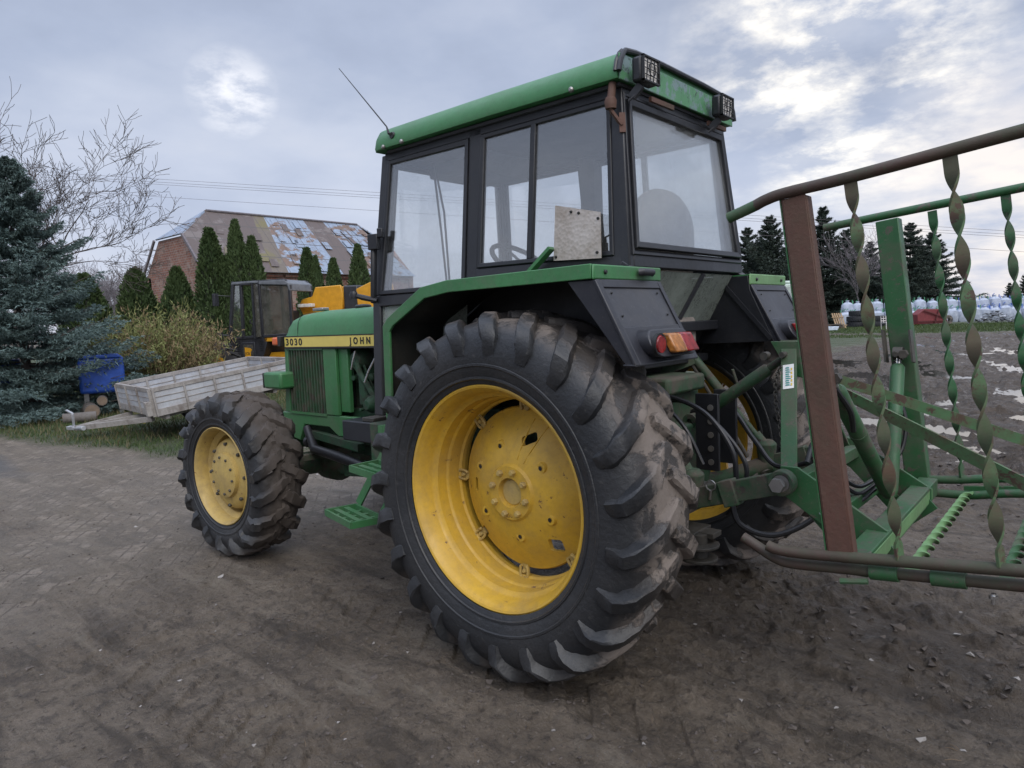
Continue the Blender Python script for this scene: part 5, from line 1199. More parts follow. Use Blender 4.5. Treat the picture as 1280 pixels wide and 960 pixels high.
    # embossed metal sheet outside the side window
    m_ = MB(); Ys = lambda z, o_=0.: cw(z)+.025+o_
    m_.prism([(-.052, Ys(1.99), 1.985), (-.290, Ys(1.92), 1.925), (-.300, Ys(1.74), 1.735), (-.052, Ys(1.75), 1.745)], (0, .004, 0)); sh_ = m_.build('embossed_sheet', M['embossed'], TR)
    m_ = MB()
    for x, z in ((-.14, 1.945), (-.18, 1.935), (-.28, 1.90), (-.28, 1.76), (-.065, 1.76)): m_.lathe([(0, .007), (.006, .005)], (x, Ys(z)+.004, z), 'Y', 10)
    m_.build('rivets', M['ink'], sh_)
    m_ = MB(); m_.bar((.12, .60, 1.665), (-.05, .59, 1.80), .015, .04, up=(0, 1, 0)); m_.build('sheet_bracket', M['green'], sh_)
    # ---------------- inside the cab
    m_ = MB(); m_.box(-.30, .25, -.30, .26, 1.30, 1.50); st_ = m_.build('seat', M['seat'], TR, bev=.05)
    m_ = MB(); n = 16; pr = []
    for k in range(7):
        t_ = k/6; z = 1.50+.60*t_; w_ = (.24+.045*math.sin(t_*2.2))*(1 if t_ < .8 else .62+.3*(1-t_)/.2); w_ = w_ if t_ < .99 else .10
        for q in range(n):
            a = 2*math.pi*q/n; c_, s_ = math.cos(a), math.sin(a); pw = .6
            m_.v.append((-.215+.075*math.copysign(abs(c_)**pw, c_)*(1 if t_ < .99 else .5)-.02*t_, -.05+w_*math.copysign(abs(s_)**pw, s_)+.012*math.sin(5*a+k), z))
    for k in range(6):
        for q in range(n): m_.f.append((k*n+q, k*n+(q+1) % n, (k+1)*n+(q+1) % n, (k+1)*n+q)); m_.mi.append(0)
    m_.f.append(tuple(6*n+q for q in range(n))); m_.mi.append(0)
    bk_ = m_.build('backrest', M['seat'], st_, smooth=80); ss = bk_.modifiers.new('s', 'SUBSURF'); ss.levels = 1; ss.render_levels = 2
    m_ = MB(); m_.box(.62, 1.12, -.36, .36, 1.25, 1.62); m_.build('dashboard', M['dark'], TR, bev=.03)
    m_ = MB(); m_.tube([(.85, 0, 1.5), (.62, 0, 1.78)], .025, 8); cV = Vector((.60, 0, 1.80)); rotm = Matrix.Rotation(rad(-38), 3, 'Y'); sw = [cV+rotm @ Vector((math.cos(a)*.20, math.sin(a)*.20, 0)) for a in np.linspace(0, 2*math.pi, 25)]
    m_.tube(sw, .014, 8)
    for a in (0, 2.1, 4.2): m_.tube([cV, cV+rotm @ Vector((math.cos(a)*.2, math.sin(a)*.2, 0))], .008, 6)
    m_.build('steering_wheel', M['dark'], TR)
    m_ = MB(); m_.tube([(.30, -.42, 1.3), (.34, -.42, 1.95), (.22, -.38, 1.97)], .011, 6); m_.tube([(.28, .0, 1.94), (.36, -.35, 1.95)], .006, 6); m_.box(.33, .37, -.44, -.40, 1.86, 1.92); m_.tube([(.98, .30, 2.38), (.92, .32, 2.0), (.88, .33, 1.66)], .006, 6); m_.tube([(1.02, .25, 2.38), (.90, .31, 2.1), (.86, .33, 1.66)], .006, 6); m_.build('levers', M['dark'], TR)
    m_ = MB(); m_.prism([(.62, -.2, 2.40), (1.12, -.2, 2.40), (1.10, -.2, 2.32), (.70, -.2, 2.30)], (0, .42, 0)); m_.build('sun_visor', M['liner'], TR, bev=.01)
    m_ = MB(); m_.box(.40, .50, -.50, -.42, 1.7, 2.4); m_.box(-.05, 0.01, -.46, -.40, 1.75, 2.1); m_.build('inner_post', M['liner'], TR)
    m_ = MB(); m_.box(-.1, 1.15, -.5, .5, 1.08, 1.13); m_.build('cab_floor', M['dark'], TR)
    # ---------------- mudguards with lamp boxes
    for s in (1, -1):
        o, i = s*.936, s*.458
        prof = [(-.493, 1.680), (.255, 1.672), (.42, 1.652), (.665, 1.522), (.700, 1.485), (.712, 1.05)]
        m_ = MB()
        for a, b in zip(prof[:-1], prof[1:]):
            dx, dz = b[0]-a[0], b[1]-a[1]; l_ = math.hypot(dx, dz); nx, nz = -dz/l_*.006, dx/l_*.006
            if nz > 0: nx, nz = -nx, -nz
            m_.hexa([(a[0], o, a[1]), (a[0], i, a[1]), (b[0], i, b[1]), (b[0], o, b[1]), (a[0]+nx, o, a[1]+nz), (a[0]+nx, i, a[1]+nz), (b[0]+nx, i, b[1]+nz), (b[0]+nx, o, b[1]+nz)])
        fd = m_.build('mudguard', M['green'], TR, recalc=True)
        lip = MB()      # turned down outer lip
        lw = .050
        inn = [(-.493, 1.630), (.245, 1.624), (.40, 1.606), (.625, 1.492), (.652, 1.465), (.664, 1.05)]
        for k in range(5):
            a, b, c, d = prof[k], prof[k+1], inn[k+1], inn[k]
            lip.hexa([(p[0], o+s*.004, p[1]+(.004 if q < 2 else 0)) for q, p in enumerate((a, b, c, d))]+[(p[0], o-s*.010, p[1]+(.004 if q < 2 else 0)) for q, p in enumerate((a, b, c, d))])
        lip.build('outer_lip', M['green'], fd, bev=.003)
        lip = MB(); lip.box(-.505, -.4935, min(o, i)-.003, max(o, i)+.003, 1.628, 1.682); lip.build('rear_lip', M['lime'] if s < 0 else M['green'], fd, bev=.006)
        m_ = MB()
        for yy in (i+s*.07, o-s*.07): m_.lathe([(-.008, .006), (-.003, .009), (0, .009)], (-.505, yy, 1.655), 'X', 10)
        m_.build('lip_bolts', M['ink'], fd)
        m_ = MB(); m_.tube([(-.515, s*.60-.045, 1.660), (-.525, s*.60-.04, 1.660), (-.525, s*.60+.04, 1.660), (-.515, s*.60+.045, 1.660)], .014, 10)
        if s > 0: m_.build('number_plate_lamp', M['plastic'], fd)
        # added dark sheet under the mudguard, and inner wall
        m_ = MB(); lp_ = [(-.48, 1.668), (.250, 1.660), (.412, 1.640), (.655, 1.512), (.688, 1.478), (.700, 1.06)]
        for a, b in zip(lp_[:-1], lp_[1:]): m_.add([(a[0], o-s*.012, a[1]), (a[0], i+s*.007, a[1]), (b[0], i+s*.007, b[1]), (b[0], o-s*.012, b[1])], [(0, 1, 2, 3)])
        m_.build('liner', M['guardunder'], fd, solid=.004)
        m_ = MB(); m_.prism([(.64, i, 1.50), (.42, i, 1.645), (.255, i, 1.666), (-.488, i, 1.674), (-.50, i, 1.60), (-.62, i, 1.34), (-.30, i, 1.33), (.0, i, 1.33), (.35, i, 1.30), (.66, i, 1.05)], (0, s*.006, 0)); m_.build('inner_wall', M['black'], fd, bev=.002)
        m_ = MB(); m_.lathe([(0, .035), (-s*.0, .035), (-s*.025, .03), (-s*.03, .0)], (-.20, i-s*.004, 1.55), 'Y', 20); m_.bar((-.36, i-s*.008, 1.64), (-.61, i-s*.008, 1.35), .012, .02, up=(1, 0, 0)); m_.build('wall_fittings', M['black'], fd)
        # lamp box: sloping wedge behind the wheel
        z1, z0 = 1.6275, 1.318; xT, xB = -.500, -.662
        m_ = MB(); m_.prism([(-.375, o-s*.01, z1), (xT, o-s*.01, z1), (xB, o-s*.01, z0), (xB+.035, o-s*.01, z0-.010)], (0, -s*.008, 0)); m_.prism([(-.375, i+s*.01, z1), (xT, i+s*.01, z1), (xB, i+s*.01, z0), (xB+.035, i+s*.01, z0-.010)], (0, s*.008, 0))
        sl = (xB-xT)/(z0-z1)
        P = lambda z, off, y: (xT+(z-z1)*sl+off, y, z)
        ia, oa = min(i, o)+.004, max(i, o)-.004
        def panel(za, zb, ya, yb, o0, o1): return [P(za, o0, ya), P(za, o0, yb), P(za, o1, yb), P(za, o1, ya), P(zb, o0, ya), P(zb, o0, yb), P(zb, o1, yb), P(zb, o1, ya)]
        bo = .030
        m_.hexa(panel(z0, z1, ia, ia+bo, .010, -.006)); m_.hexa(panel(z0, z1, oa-bo, oa, .010, -.006)); m_.hexa(panel(z1-.03, z1, ia+bo, oa-bo, .010, -.006)); m_.hexa(panel(z0, z0+.135, ia+bo, oa-bo, .010, -.006))
        m_.hexa(panel(z0-.004, z0+.004, ia, oa, .05, -.004))
        lb = m_.build('lamp_box', M['plastic'], fd, bev=.004)
        m_ = MB(); m_.hexa(panel(z0+.130, z1-.028, ia+bo-.002, oa-bo+.002, .012, .001))
        m_.build('cover_plate', M['plasticin'], fd, bev=.002)
        m_ = MB()
        for (a_, b_) in ((.05, .03), (.05, -.05+0), ):
            pass
        for yy in (ia+.07, oa-.07):
            for zz in (z1-.05, z1-.135): q = P(zz, -.001, yy); m_.lathe([(-.005, .003), (0, .005)], q, 'X', 8)
        m_.build('plate_screws', M['ink'], fd)
        # lamp cluster: round reflector outside, amber and red lenses inside
        zc = z0+.072; yc = s*.690; lh = .043
        def stad(off0, off1, hw_, hr, mbx):
            pts = []
            for k in range(9): a = math.pi/2+math.pi*k/8; pts.append((-(hw_-hr)+hr*math.cos(a), hr*math.sin(a)))
            for k in range(9): a = -math.pi/2+math.pi*k/8; pts.append(((hw_-hr)+hr*math.cos(a), hr*math.sin(a)))
            mbx.prism([P(zc+z_, off0, yc+y_) for y_, z_ in pts], (off1-off0, 0, 0))
        m_ = MB(); stad(.0, -.055, .158, .050, m_); tl = m_.build('tail_lamp', M['plastic'], TR, bev=.005)
        q = P(zc-.004, -.055, yc+s*.118); m_ = MB(); m_.lathe([(-.018, 0), (-.018, .030), (-.012, .034), (0, .034)], q, 'X', 24); m_.build('round_reflector', M['redlens'], tl)
        m_ = MB(); m_.lathe([(-.014, .035), (-.014, .041), (0, .041), (0, .035)], q, 'X', 24, close=True); m_.build('reflector_ring', M['ink'], tl)
        ya_, yb_ = sorted((yc+s*.065, yc-s*.02)); m_ = MB(); m_.hexa(panel(zc-.036, zc+.034, ya_, yb_, -.054, -.092)); m_.build('amber_lens', M['amber'], tl, bev=.008)
        ya_, yb_ = sorted((yc-s*.021, yc-s*.115)); m_ = MB(); m_.hexa(panel(zc-.036, zc+.034, ya_, yb_, -.054, -.090)); m_.build('red_lens', M['redlens'], tl, bev=.008)
    # ---------------- bonnet
    hw = .30; zt = 1.622
    def bsec(x, k=1., dz=0.):
        h = [(hw, 1.375), (hw, 1.44), (hw-.003, 1.50), (hw-.012, 1.55), (hw-.035, 1.590), (hw-.075, 1.612), (hw-.15, 1.622), (0, 1.626)]
        L_ = [(x, y*(k if z > 1.45 else 1), z+dz*max(0, (z-1.44)/.18)) for y, z in h]; return L_+[(x, -y, z) for (_, y, z) in L_[:-1][::-1]]
    m_ = MB(); secs = [bsec(1.17), bsec(1.9), bsec(2.30, 1, -.004), bsec(2.47, .99, -.018), bsec(2.56, .97, -.04), bsec(2.61, .93, -.075), bsec(2.635, .88, -.13)]
    n = len(secs[0])
    for sc in secs: m_.v += sc
    for i in range(len(secs)-1):
        for k in range(n-1): m_.f.append((i*n+k, (i+1)*n+k, (i+1)*n+k+1, i*n+k+1)); m_.mi.append(0)
    m_.f.append(tuple((len(secs)-1)*n+k for k in range(n))[::-1]); m_.f.append(tuple(range(n))); m_.mi += [0, 0]
    bn = m_.build('bonnet', M['greenroof'], TR, smooth=50)
    m_ = MB(); m_.tube([(2.45, y*.995 if abs(y) > .29 else y, z+.0015-.012*max(0, (z-1.44)/.18)) for _, y, z in bsec(2.45)], .002, 4); m_.build('bonnet_seam', M['ink'], bn)
    for s in (1, -1):
        m_ = MB(); m_.box(1.18, 2.615, min(s*.3005, s*.305), max(s*.3005, s*.305), 1.372, 1.442); sp_ = m_.build('model_stripe', M['stripe'], bn)
        m_ = MB(); m_.box(1.18, 2.62, min(s*.3002, s*.307), max(s*.3002, s*.307), 1.360, 1.371); m_.box(1.18, 2.62, min(s*.3002, s*.307), max(s*.3002, s*.307), 1.443, 1.449); m_.build('stripe_edge', M['ink'], bn)
        if s > 0:
            Rm = Matrix.Rotation(math.pi, 4, 'Z') @ Matrix.Rotation(math.pi/2, 4, 'X')
            text('lettering', '3030', .066, M['ink'], bn, Matrix.Translation((2.60, .3065, 1.385)) @ Rm @ Matrix.Diagonal((1.35, 1, 1, 1)), .001, 1.25, .0012)
            text('lettering', 'JOHN DEERE', .058, M['ink'], bn, Matrix.Translation((1.835, .3065, 1.388)) @ Rm, .001, 1.75, .0018)
        else:
            Rm = Matrix.Rotation(math.pi/2, 4, 'X')
            text('lettering', '3030', .062, M['ink'], bn, Matrix.Translation((2.3, -.3065, 1.387)) @ Rm, .001, 1.25, .0012)
    m_ = MB(); m_.lathe([(0, .055), (.012, .055), (.02, .045), (.024, 0)], (1.92, .12, 1.623), 'Z', 20); m_.build('filler_cap', M['ink'], bn)
    m_ = MB(); m_.box(2.28, 2.40, .14, .20, 1.617, 1.640); m_.build('bonnet_catch', M['steel'], bn, bev=.006)
    # nose, side grilles
    m_ = MB()
    m_.prism([(2.635, .298, 1.375), (2.66, .29, 1.15), (2.70, .285, .90), (2.62, .285, .90), (2.60, .298, 1.375)], (0, -.58, 0))
    m_.prism([(2.640, .2, 1.375), (2.640, .2, 1.52), (2.61, .2, 1.57), (2.6, .2, 1.375)], (0, -.4, 0))
    m_.build('radiator_cowl', M['green'], TR, bev=.006)
    for s in (1, -1):
        m_ = MB(); m_.box(2.02, 2.165, min(s*.270, s*.296), max(s*.27, s*.296), .905, 1.358); m_.box(1.92, 2.022, min(s*.24, s*.272), max(s*.24, s*.272), .93, 1.355); m_.build('side_panel', M['green'], TR, bev=.005)
    for s in (1, -1):
        m_ = MB(); m_.box(2.168, 2.60, min(s*.262, s*.272), max(s*.262, s*.272), .905, 1.358); g_ = m_.build('side_grille', M['dark'], TR)
        m_ = MB()
        for k in range(13): x = 2.18+k*.0335; m_.hexa([(x, s*.272, .91), (x+.012, s*.272, .91), (x+.012, s*.294, .91), (x, s*.294, .91), (x, s*.272, 1.355), (x+.012, s*.272, 1.355), (x+.012, s*.294, 1.355), (x, s*.294, 1.355)])
        m_.build('grille_bars', M['greendirty'], g_)
        m_ = MB(); m_.box(2.165, 2.62, min(s*.27, s*.298), max(s*.27, s*.298), .893, .909); m_.box(2.165, 2.62, min(s*.27, s*.298), max(s*.27, s*.298), 1.349, 1.3585); m_.build('grille_edge', M['green'], g_)
        m_ = MB(); m_.box(2.55, 2.78, min(s*.26, s*.40), max(s*.26, s*.40), 1.075, 1.195); hd = m_.build('headlamp_housing', M['green'], TR, bev=.018)
        m_ = MB(); m_.box(2.781, 2.80, min(s*.265, s*.395), max(s*.265, s*.395), 1.08, 1.19); m_.build('headlamp', M['ink'], hd, bev=.006)
        m_ = MB(); m_.box(2.625, 2.665, min(s*.275, s*.335), max(s*.275, s*.335), 1.378, 1.450); ind = m_.build('indicator', M['ink'], TR, bev=.004)
        m_ = MB(); m_.box(2.666, 2.745, min(s*.277, s*.333), max(s*.277, s*.333), 1.385, 1.443); m_.build('lens', M['orange'], ind, bev=.012)
    # chassis rails, engine, axle
    m_ = MB()
    for s in (1, -1): m_.prism([(2.74, s*.29, .895), (1.82, s*.29, .905), (1.82, s*.29, .76), (2.05, s*.29, .765), (2.15, s*.29, .82), (2.45, s*.29, .82), (2.52, s*.29, .70), (2.74, s*.29, .74)], (0, -s*.04, 0))
    m_.box(2.66, 2.76, -.25, .25, .62, .89); m_.build('chassis_rail', M['green'], TR, bev=.006)
    m_ = MB(); m_.box(1.35, 2.1, -.16, .16, .62, 1.30); m_.box(1.5, 2.0, -.20, .20, .70, .95); m_.box(.2, 1.35, -.22, .22, .55, 1.02); m_.box(1.3, 1.46, -.26, .26, .6, 1.1)
    m_.lathe([(2.02, .22), (2.04, .22), (2.045, .2), (2.045, .04), (2.10, .04)], (0, 0, 1.12), 'X', 28); eng = m_.build('engine', M['engine'], TR, bev=.012)
    m_ = MB()
    for k in range(4): m_.lathe([(0, .03), (.05, .03), (.06, .018), (.09, .018)], (1.50+k*.13, .17, 1.16), 'Y', 12); m_.tube([(1.50+k*.13, .25, 1.16), (1.5+k*.12, .28, 1.25), (1.62+k*.04, .22, 1.05)], .006, 5)
    m_.lathe([(0, .055), (.10, .055), (.14, .03)], (1.66, .2, 1.0), 'Y', 16); m_.lathe([(0, .05), (.18, .05)], (1.80, .22, .99), 'Z', 16); m_.box(1.56, 1.74, .18, .27, .93, 1.05)
    m_.lathe([(0, .07), (.08, .07), (.11, .05)], (1.86, .15, 1.28), 'Y', 18); m_.tube([(1.86, .25, 1.28), (1.80, .27, 1.20), (1.72, .26, 1.10), (1.66, .26, 1.02)], .02, 8)
    for k in range(5): m_.lathe([(0, .012), (.03, .012)], (1.58+.05*k, .27, .96+.03*(k % 2)), 'Y', 6)
    m_.build('injection_pump', M['engine'], eng, bev=.003)
    m_ = MB(); m_.tube([(1.60, .29, 1.30), (1.66, .30, 1.22), (1.70, .31, 1.14)], .007, 6); m_.tube([(1.82, .28, 1.34), (1.84, .29, 1.27), (1.86, .29, 1.22)], .006, 6); m_.build('steel_pipes', M['chrome'], eng)
    m_ = MB(); m_.lathe([(0, .23), (.012, .235), (.02, .23)], (2.0, 0, 1.12), 'X', 30); m_.box(2.10, 2.17, -.25, .25, .92, 1.35); m_.build('fan_shroud', M['ink'], eng)
    m_ = MB(); m_.tube([(2.42, .29, .80), (2.3, .32, .66), (2.0, .34, .64), (1.7, .34, .60)], [.03, .035, .035, .03], 10); m_.lathe([(0, .04), (.03, .04)], (2.38, .30, .70), 'X', 14); m_.build('steering_hose', M['rubberhose'], TR)
    m_ = MB(); m_.tube([(2.534, -.72, .56), (2.534, -.2, .52), (2.534, .2, .52), (2.534, .72, .56)], [.07, .085, .085, .07], 14)
    for s in (1, -1): m_.lathe([(-.08, .14), (0, .16), (.08, .15), (.10, .10)], (2.534, s*.66, .55), 'Y', 22); m_.bar((2.534, s*.62, .70), (2.534, s*.62, .40), .10, .10, up=(0, 1, 0))
    m_.bar((2.36, -.62, .60), (2.36, .62, .60), .045, .045); m_.lathe([(-.13, .11), (-.05, .16), (.08, .16), (.14, .08)], (2.50, .0, .52), 'X', 20); m_.build('front_axle', M['greendirty'], TR, bev=.004)
    m_ = MB(); m_.tube([(2.25, .0, .50), (.9, .0, .52)], .035, 10); m_.bar((2.45, .26, .76), (1.75, .33, .72), .05, .05); m_.bar((2.0, .28, .55), (1.55, .34, .60), .03, .10); m_.build('drive_shaft', M['engine'], TR)
    m_ = MB(); m_.box(1.38, 1.70, .28, .50, .80, .925); bt_ = m_.build('battery_box', M['battery'], TR, bev=.008)
    m_ = MB(); m_.box(1.05, 1.40, .26, .52, .62, .93); m_.build('tool_box', M['greendirty'], TR, bev=.008)
    m_ = MB(); m_.box(1.41, 1.52, .30, .48, .926, .95); m_.build('battery_lid', M['greasy'], bt_, bev=.004)
    # access steps
    m_ = MB()
    a0, a1 = Vector((.96, .70, .95)), Vector((1.27, .70, .47)); b0, b1 = Vector((.66, .72, .95)), Vector((.99, .80, .47))
    m_.bar((.97, .66, .96), (1.30, .70, .50), .045, .012, up=(0, 1, 0)); m_.bar((.74, .72, .90), (1.00, .80, .46), .045, .012, up=(0, 1, 0))
    m_.bar((1.12, .64, .93), (.7, .60, .98), .04, .04); m_.bar((1.12, .3, .93), (1.12, .66, .93), .04, .04); m_.bar((.75, .3, .93), (.75, .72, .93), .04, .04)
    ldr = m_.build('access_ladder', M['green'], TR)
    for c4, z in (([Vector((1.375, .87)), Vector((1.03, .95)), Vector((.98, .78)), Vector((1.33, .70))], .478), ([Vector((1.11, .88)), Vector((.80, .94)), Vector((.76, .78)), Vector((1.10, .70))], .755)):
        m_ = MB(); A_, B_, C_, D__ = [Vector((p.x, p.y, z)) for p in c4]
        for a, b in ((A_, B_), (B_, C_), (C_, D__), (D__, A_)): m_.bar(a, b, .012, .035, up=(0, 0, 1))
        for t_ in (.33, .66): m_.bar(A_.lerp(D__, t_), B_.lerp(C_, t_), .028, .020)
        for t_ in (.25, .5, .75): m_.bar(A_.lerp(B_, t_)-Vector((0, 0, .006)), D__.lerp(C_, t_)-Vector((0, 0, .006)), .02, .012)
        m_.build('step_tread', M['green'], ldr)
    # ---------------- rear end and linkage
    m_ = MB(); m_.box(-.32, .30, -.24, .24, .50, 1.12); m_.tube([(0, -.82, .768), (0, .82, .768)], .095, 18); m_.lathe([(-.30, .15), (-.12, .17), (0, .22)], (0, .3, .768), 'Y', 20); m_.box(-.42, -.32, -.16, .16, .55, .98); m_.box(-.38, -.1, -.19, .19, 1.12, 1.20)
    gb = m_.build('gearbox', M['greendirty'], TR, bev=.015)
    m_ = MB()
    for (x, y, z) in ((-.42, .12, .62), (-.42, -.12, .62), (-.42, .12, .9), (-.42, -.12, .9)): m_.lathe([(-.02, .018), (0, .018)], (x, y, z), 'X', 6)
    m_.lathe([(-.56, .02), (-.44, .022), (-.42, .05)], (0, 0, .68), 'X', 14); m_.build('pto_shaft', M['steel'], gb)
    pl_ = MB(); pl_.box(-.58, -.47, .085, .105, .78, 1.13); pl_.box(-.58, -.47, -.105, -.085, .78, 1.13); pb = pl_.build('hole_bracket', M['black'], TR, bev=.003)
    [MB().lathe([(0, .014), (.004, .014), (.004, .010)], (-.545, .106, .82+k*.062), 'Y', 14).build('bracket_hole', M['steel'], pb) for k in range(5)]
    m_ = MB()
    for s in (1, -1):
        m_ = MB(); pin = Vector((-.98, s*.42, .842)); m_.tube([(-.22, s*.27, .60), (-.42, s*.33, .64), (-.62, s*.41, .735)], [.05, .052, .045], 10); m_.bar((-.60, s*.405, .725), pin, .035, .085); m_.lathe([(-.024, .032), (-.024, .050), (.024, .050), (.024, .032)], pin, 'Y', 22, close=True)
        m_.bar((-.74, s*.415, .765), (-.80, s*.415, .785), .055, .105); m_.lathe([(-.03, .04), (.07, .05), (.09, .03)], (-.60, s*.40, .76), 'Z', 14)
        ll = m_.build('lower_link', M['greendirty'], TR, bev=.004)
        m_ = MB(); m_.lathe([(-.06, .018), (.06, .018)], pin, 'Y', 14); m_.lathe([(.045, .028), (.065, .028)], pin, 'Y', 6); m_.lathe([(-.020, .019), (-.02, .034), (.02, .034), (.02, .019)], pin, 'Y', 18, close=True); m_.build('link_ball', M['steel'], ll)
        top = Vector((-.26, s*.30, 1.27)); low = Vector((-.62, s*.41, .78)); d = low-top
        m_ = MB(); m_.tube([top, top+d*.45], .024, 10); m_.tube([top+d*.45, top+d*.95], .015, 10); m_.tube([top+d*.80, low], .026, 10); m_.bar((-.05, s*.20, 1.18), top, .05, .07); m_.build('lift_rod', M['greendirty'], TR)
        m_ = MB(); k0 = Vector((-.35, s*.12, .55)); k1 = Vector((-.62, s*.38, .70)); N_ = 12
        for k in range(N_):
            p = k0.lerp(k1, (k+.5)/N_); d = (k1-k0).normalized(); a_ = d.orthogonal().normalized(); a_ = a_ if k % 2 else d.cross(a_); L_ = (k1-k0).length/N_*.75
            m_.tube([p+d*L_*math.cos(q)+a_*.014*math.sin(q) for q in np.linspace(0, 2*math.pi, 11)], .0045, 5, caps=False)
        m_.build('check_chain', M['greasy'], TR)
    # top link with threaded ends
    a, b = Vector((-.40, 0, .985)), Vector((-.865, 0, 1.305)); d = (b-a); m_ = MB(); m_.tube([a, a+d*.18], .016, 10); m_.tube([a+d*.15, a+d*.2, a+d*.78, a+d*.80], [.018, .028, .028, .02], 12); m_.tube([a+d*.78, a+d*.96], .017, 10)
    for c_ in (a, b): m_.lathe([(-.028, .014), (-.028, .036), (.028, .036), (.028, .014)], c_, 'Y', 18, close=True)
    m_.tube([a+d*.5, a+d*.5+Vector((.02, .02, .09))], .007, 6); m_.build('top_link', M['greendirty'], TR)
    # drawbar and hitch plate
    m_ = MB(); m_.box(-.52, -.1, -.045, .045, .44, .465)
    m_.lathe([(0, .095), (.014, .095)], (-.45, .05, .40), 'Z', 24); m_.lathe([(0, .085), (.014, .085)], (-.45, .05, .335), 'Z', 24); m_.tube([(-.45, .05, .33), (-.45, .05, .46)], .04, 12); m_.box(-.45, -.2, -.08, .1, .35, .47); m_.build('drawbar', M['greasy'], TR, bev=.003)
    def hose(name, pts, r, mat=M['rubberhose'], parent=TR):
        cv = []; P_ = [Vector(p) for p in pts]; P_ = [P_[0]*2-P_[1]]+P_+[P_[-1]*2-P_[-2]]
        for i in range(1, len(P_)-2):
            for k in range(8):
                t_ = k/8; p0, p1, p2, p3 = P_[i-1:i+3]; cv.append(.5*((2*p1)+(p2-p0)*t_+(2*p0-5*p1+4*p2-p3)*t_*t_+(3*p1-p0-3*p2+p3)*t_**3))
        cv.append(P_[-2]); m_ = MB(); m_.tube(cv, r, 8); return m_.build(name, mat, parent)
    hose('hydraulic_hose', [(-.30, .18, 1.10), (-.42, .22, 1.12), (-.60, .26, 1.06), (-.72, .28, .92), (-.74, .28, .78)], .011)
    hose('hydraulic_hose', [(-.30, .14, 1.08), (-.45, .18, 1.10), (-.62, .22, 1.02), (-.76, .24, .86), (-.74, .24, .72), (-.66, .2, .62)], .010)
    hose('hydraulic_hose', [(-.30, .22, 1.05), (-.40, .26, 1.08), (-.52, .30, 1.0), (-.60, .30, .85)], .009)
    hose('hydraulic_hose', [(-.70, .25, .70), (-.74, .25, .60), (-.86, .2, .56), (-.98, .1, .62), (-1.03, .0, .72)], .012)
    hose('hydraulic_hose', [(-.30, -.15, 1.0), (-.5, -.15, 1.05), (-.66, -.1, .90), (-.78, -.05, .80), (-.95, 0, .84)], .011)
    m_ = MB(); m_.tube([(-.22, -.28, 1.30), (-.40, -.33, .98), (-.52, -.36, .76)], .010, 8); m_.build('control_rod', M['greasy'], TR)
    m_ = MB(); rr = .02; m_.tube([Vector((-.70, .44, .80))+Vector((math.cos(a)*rr, 0, math.sin(a)*rr)) for a in np.linspace(0, 6.28, 14)], .003, 5); m_.tube([(-.70, .44, .78), (-.69, .43, .74)], .006, 6); m_.build('linch_pin', M['steel'], TR)
    return hose
hose = tractor()
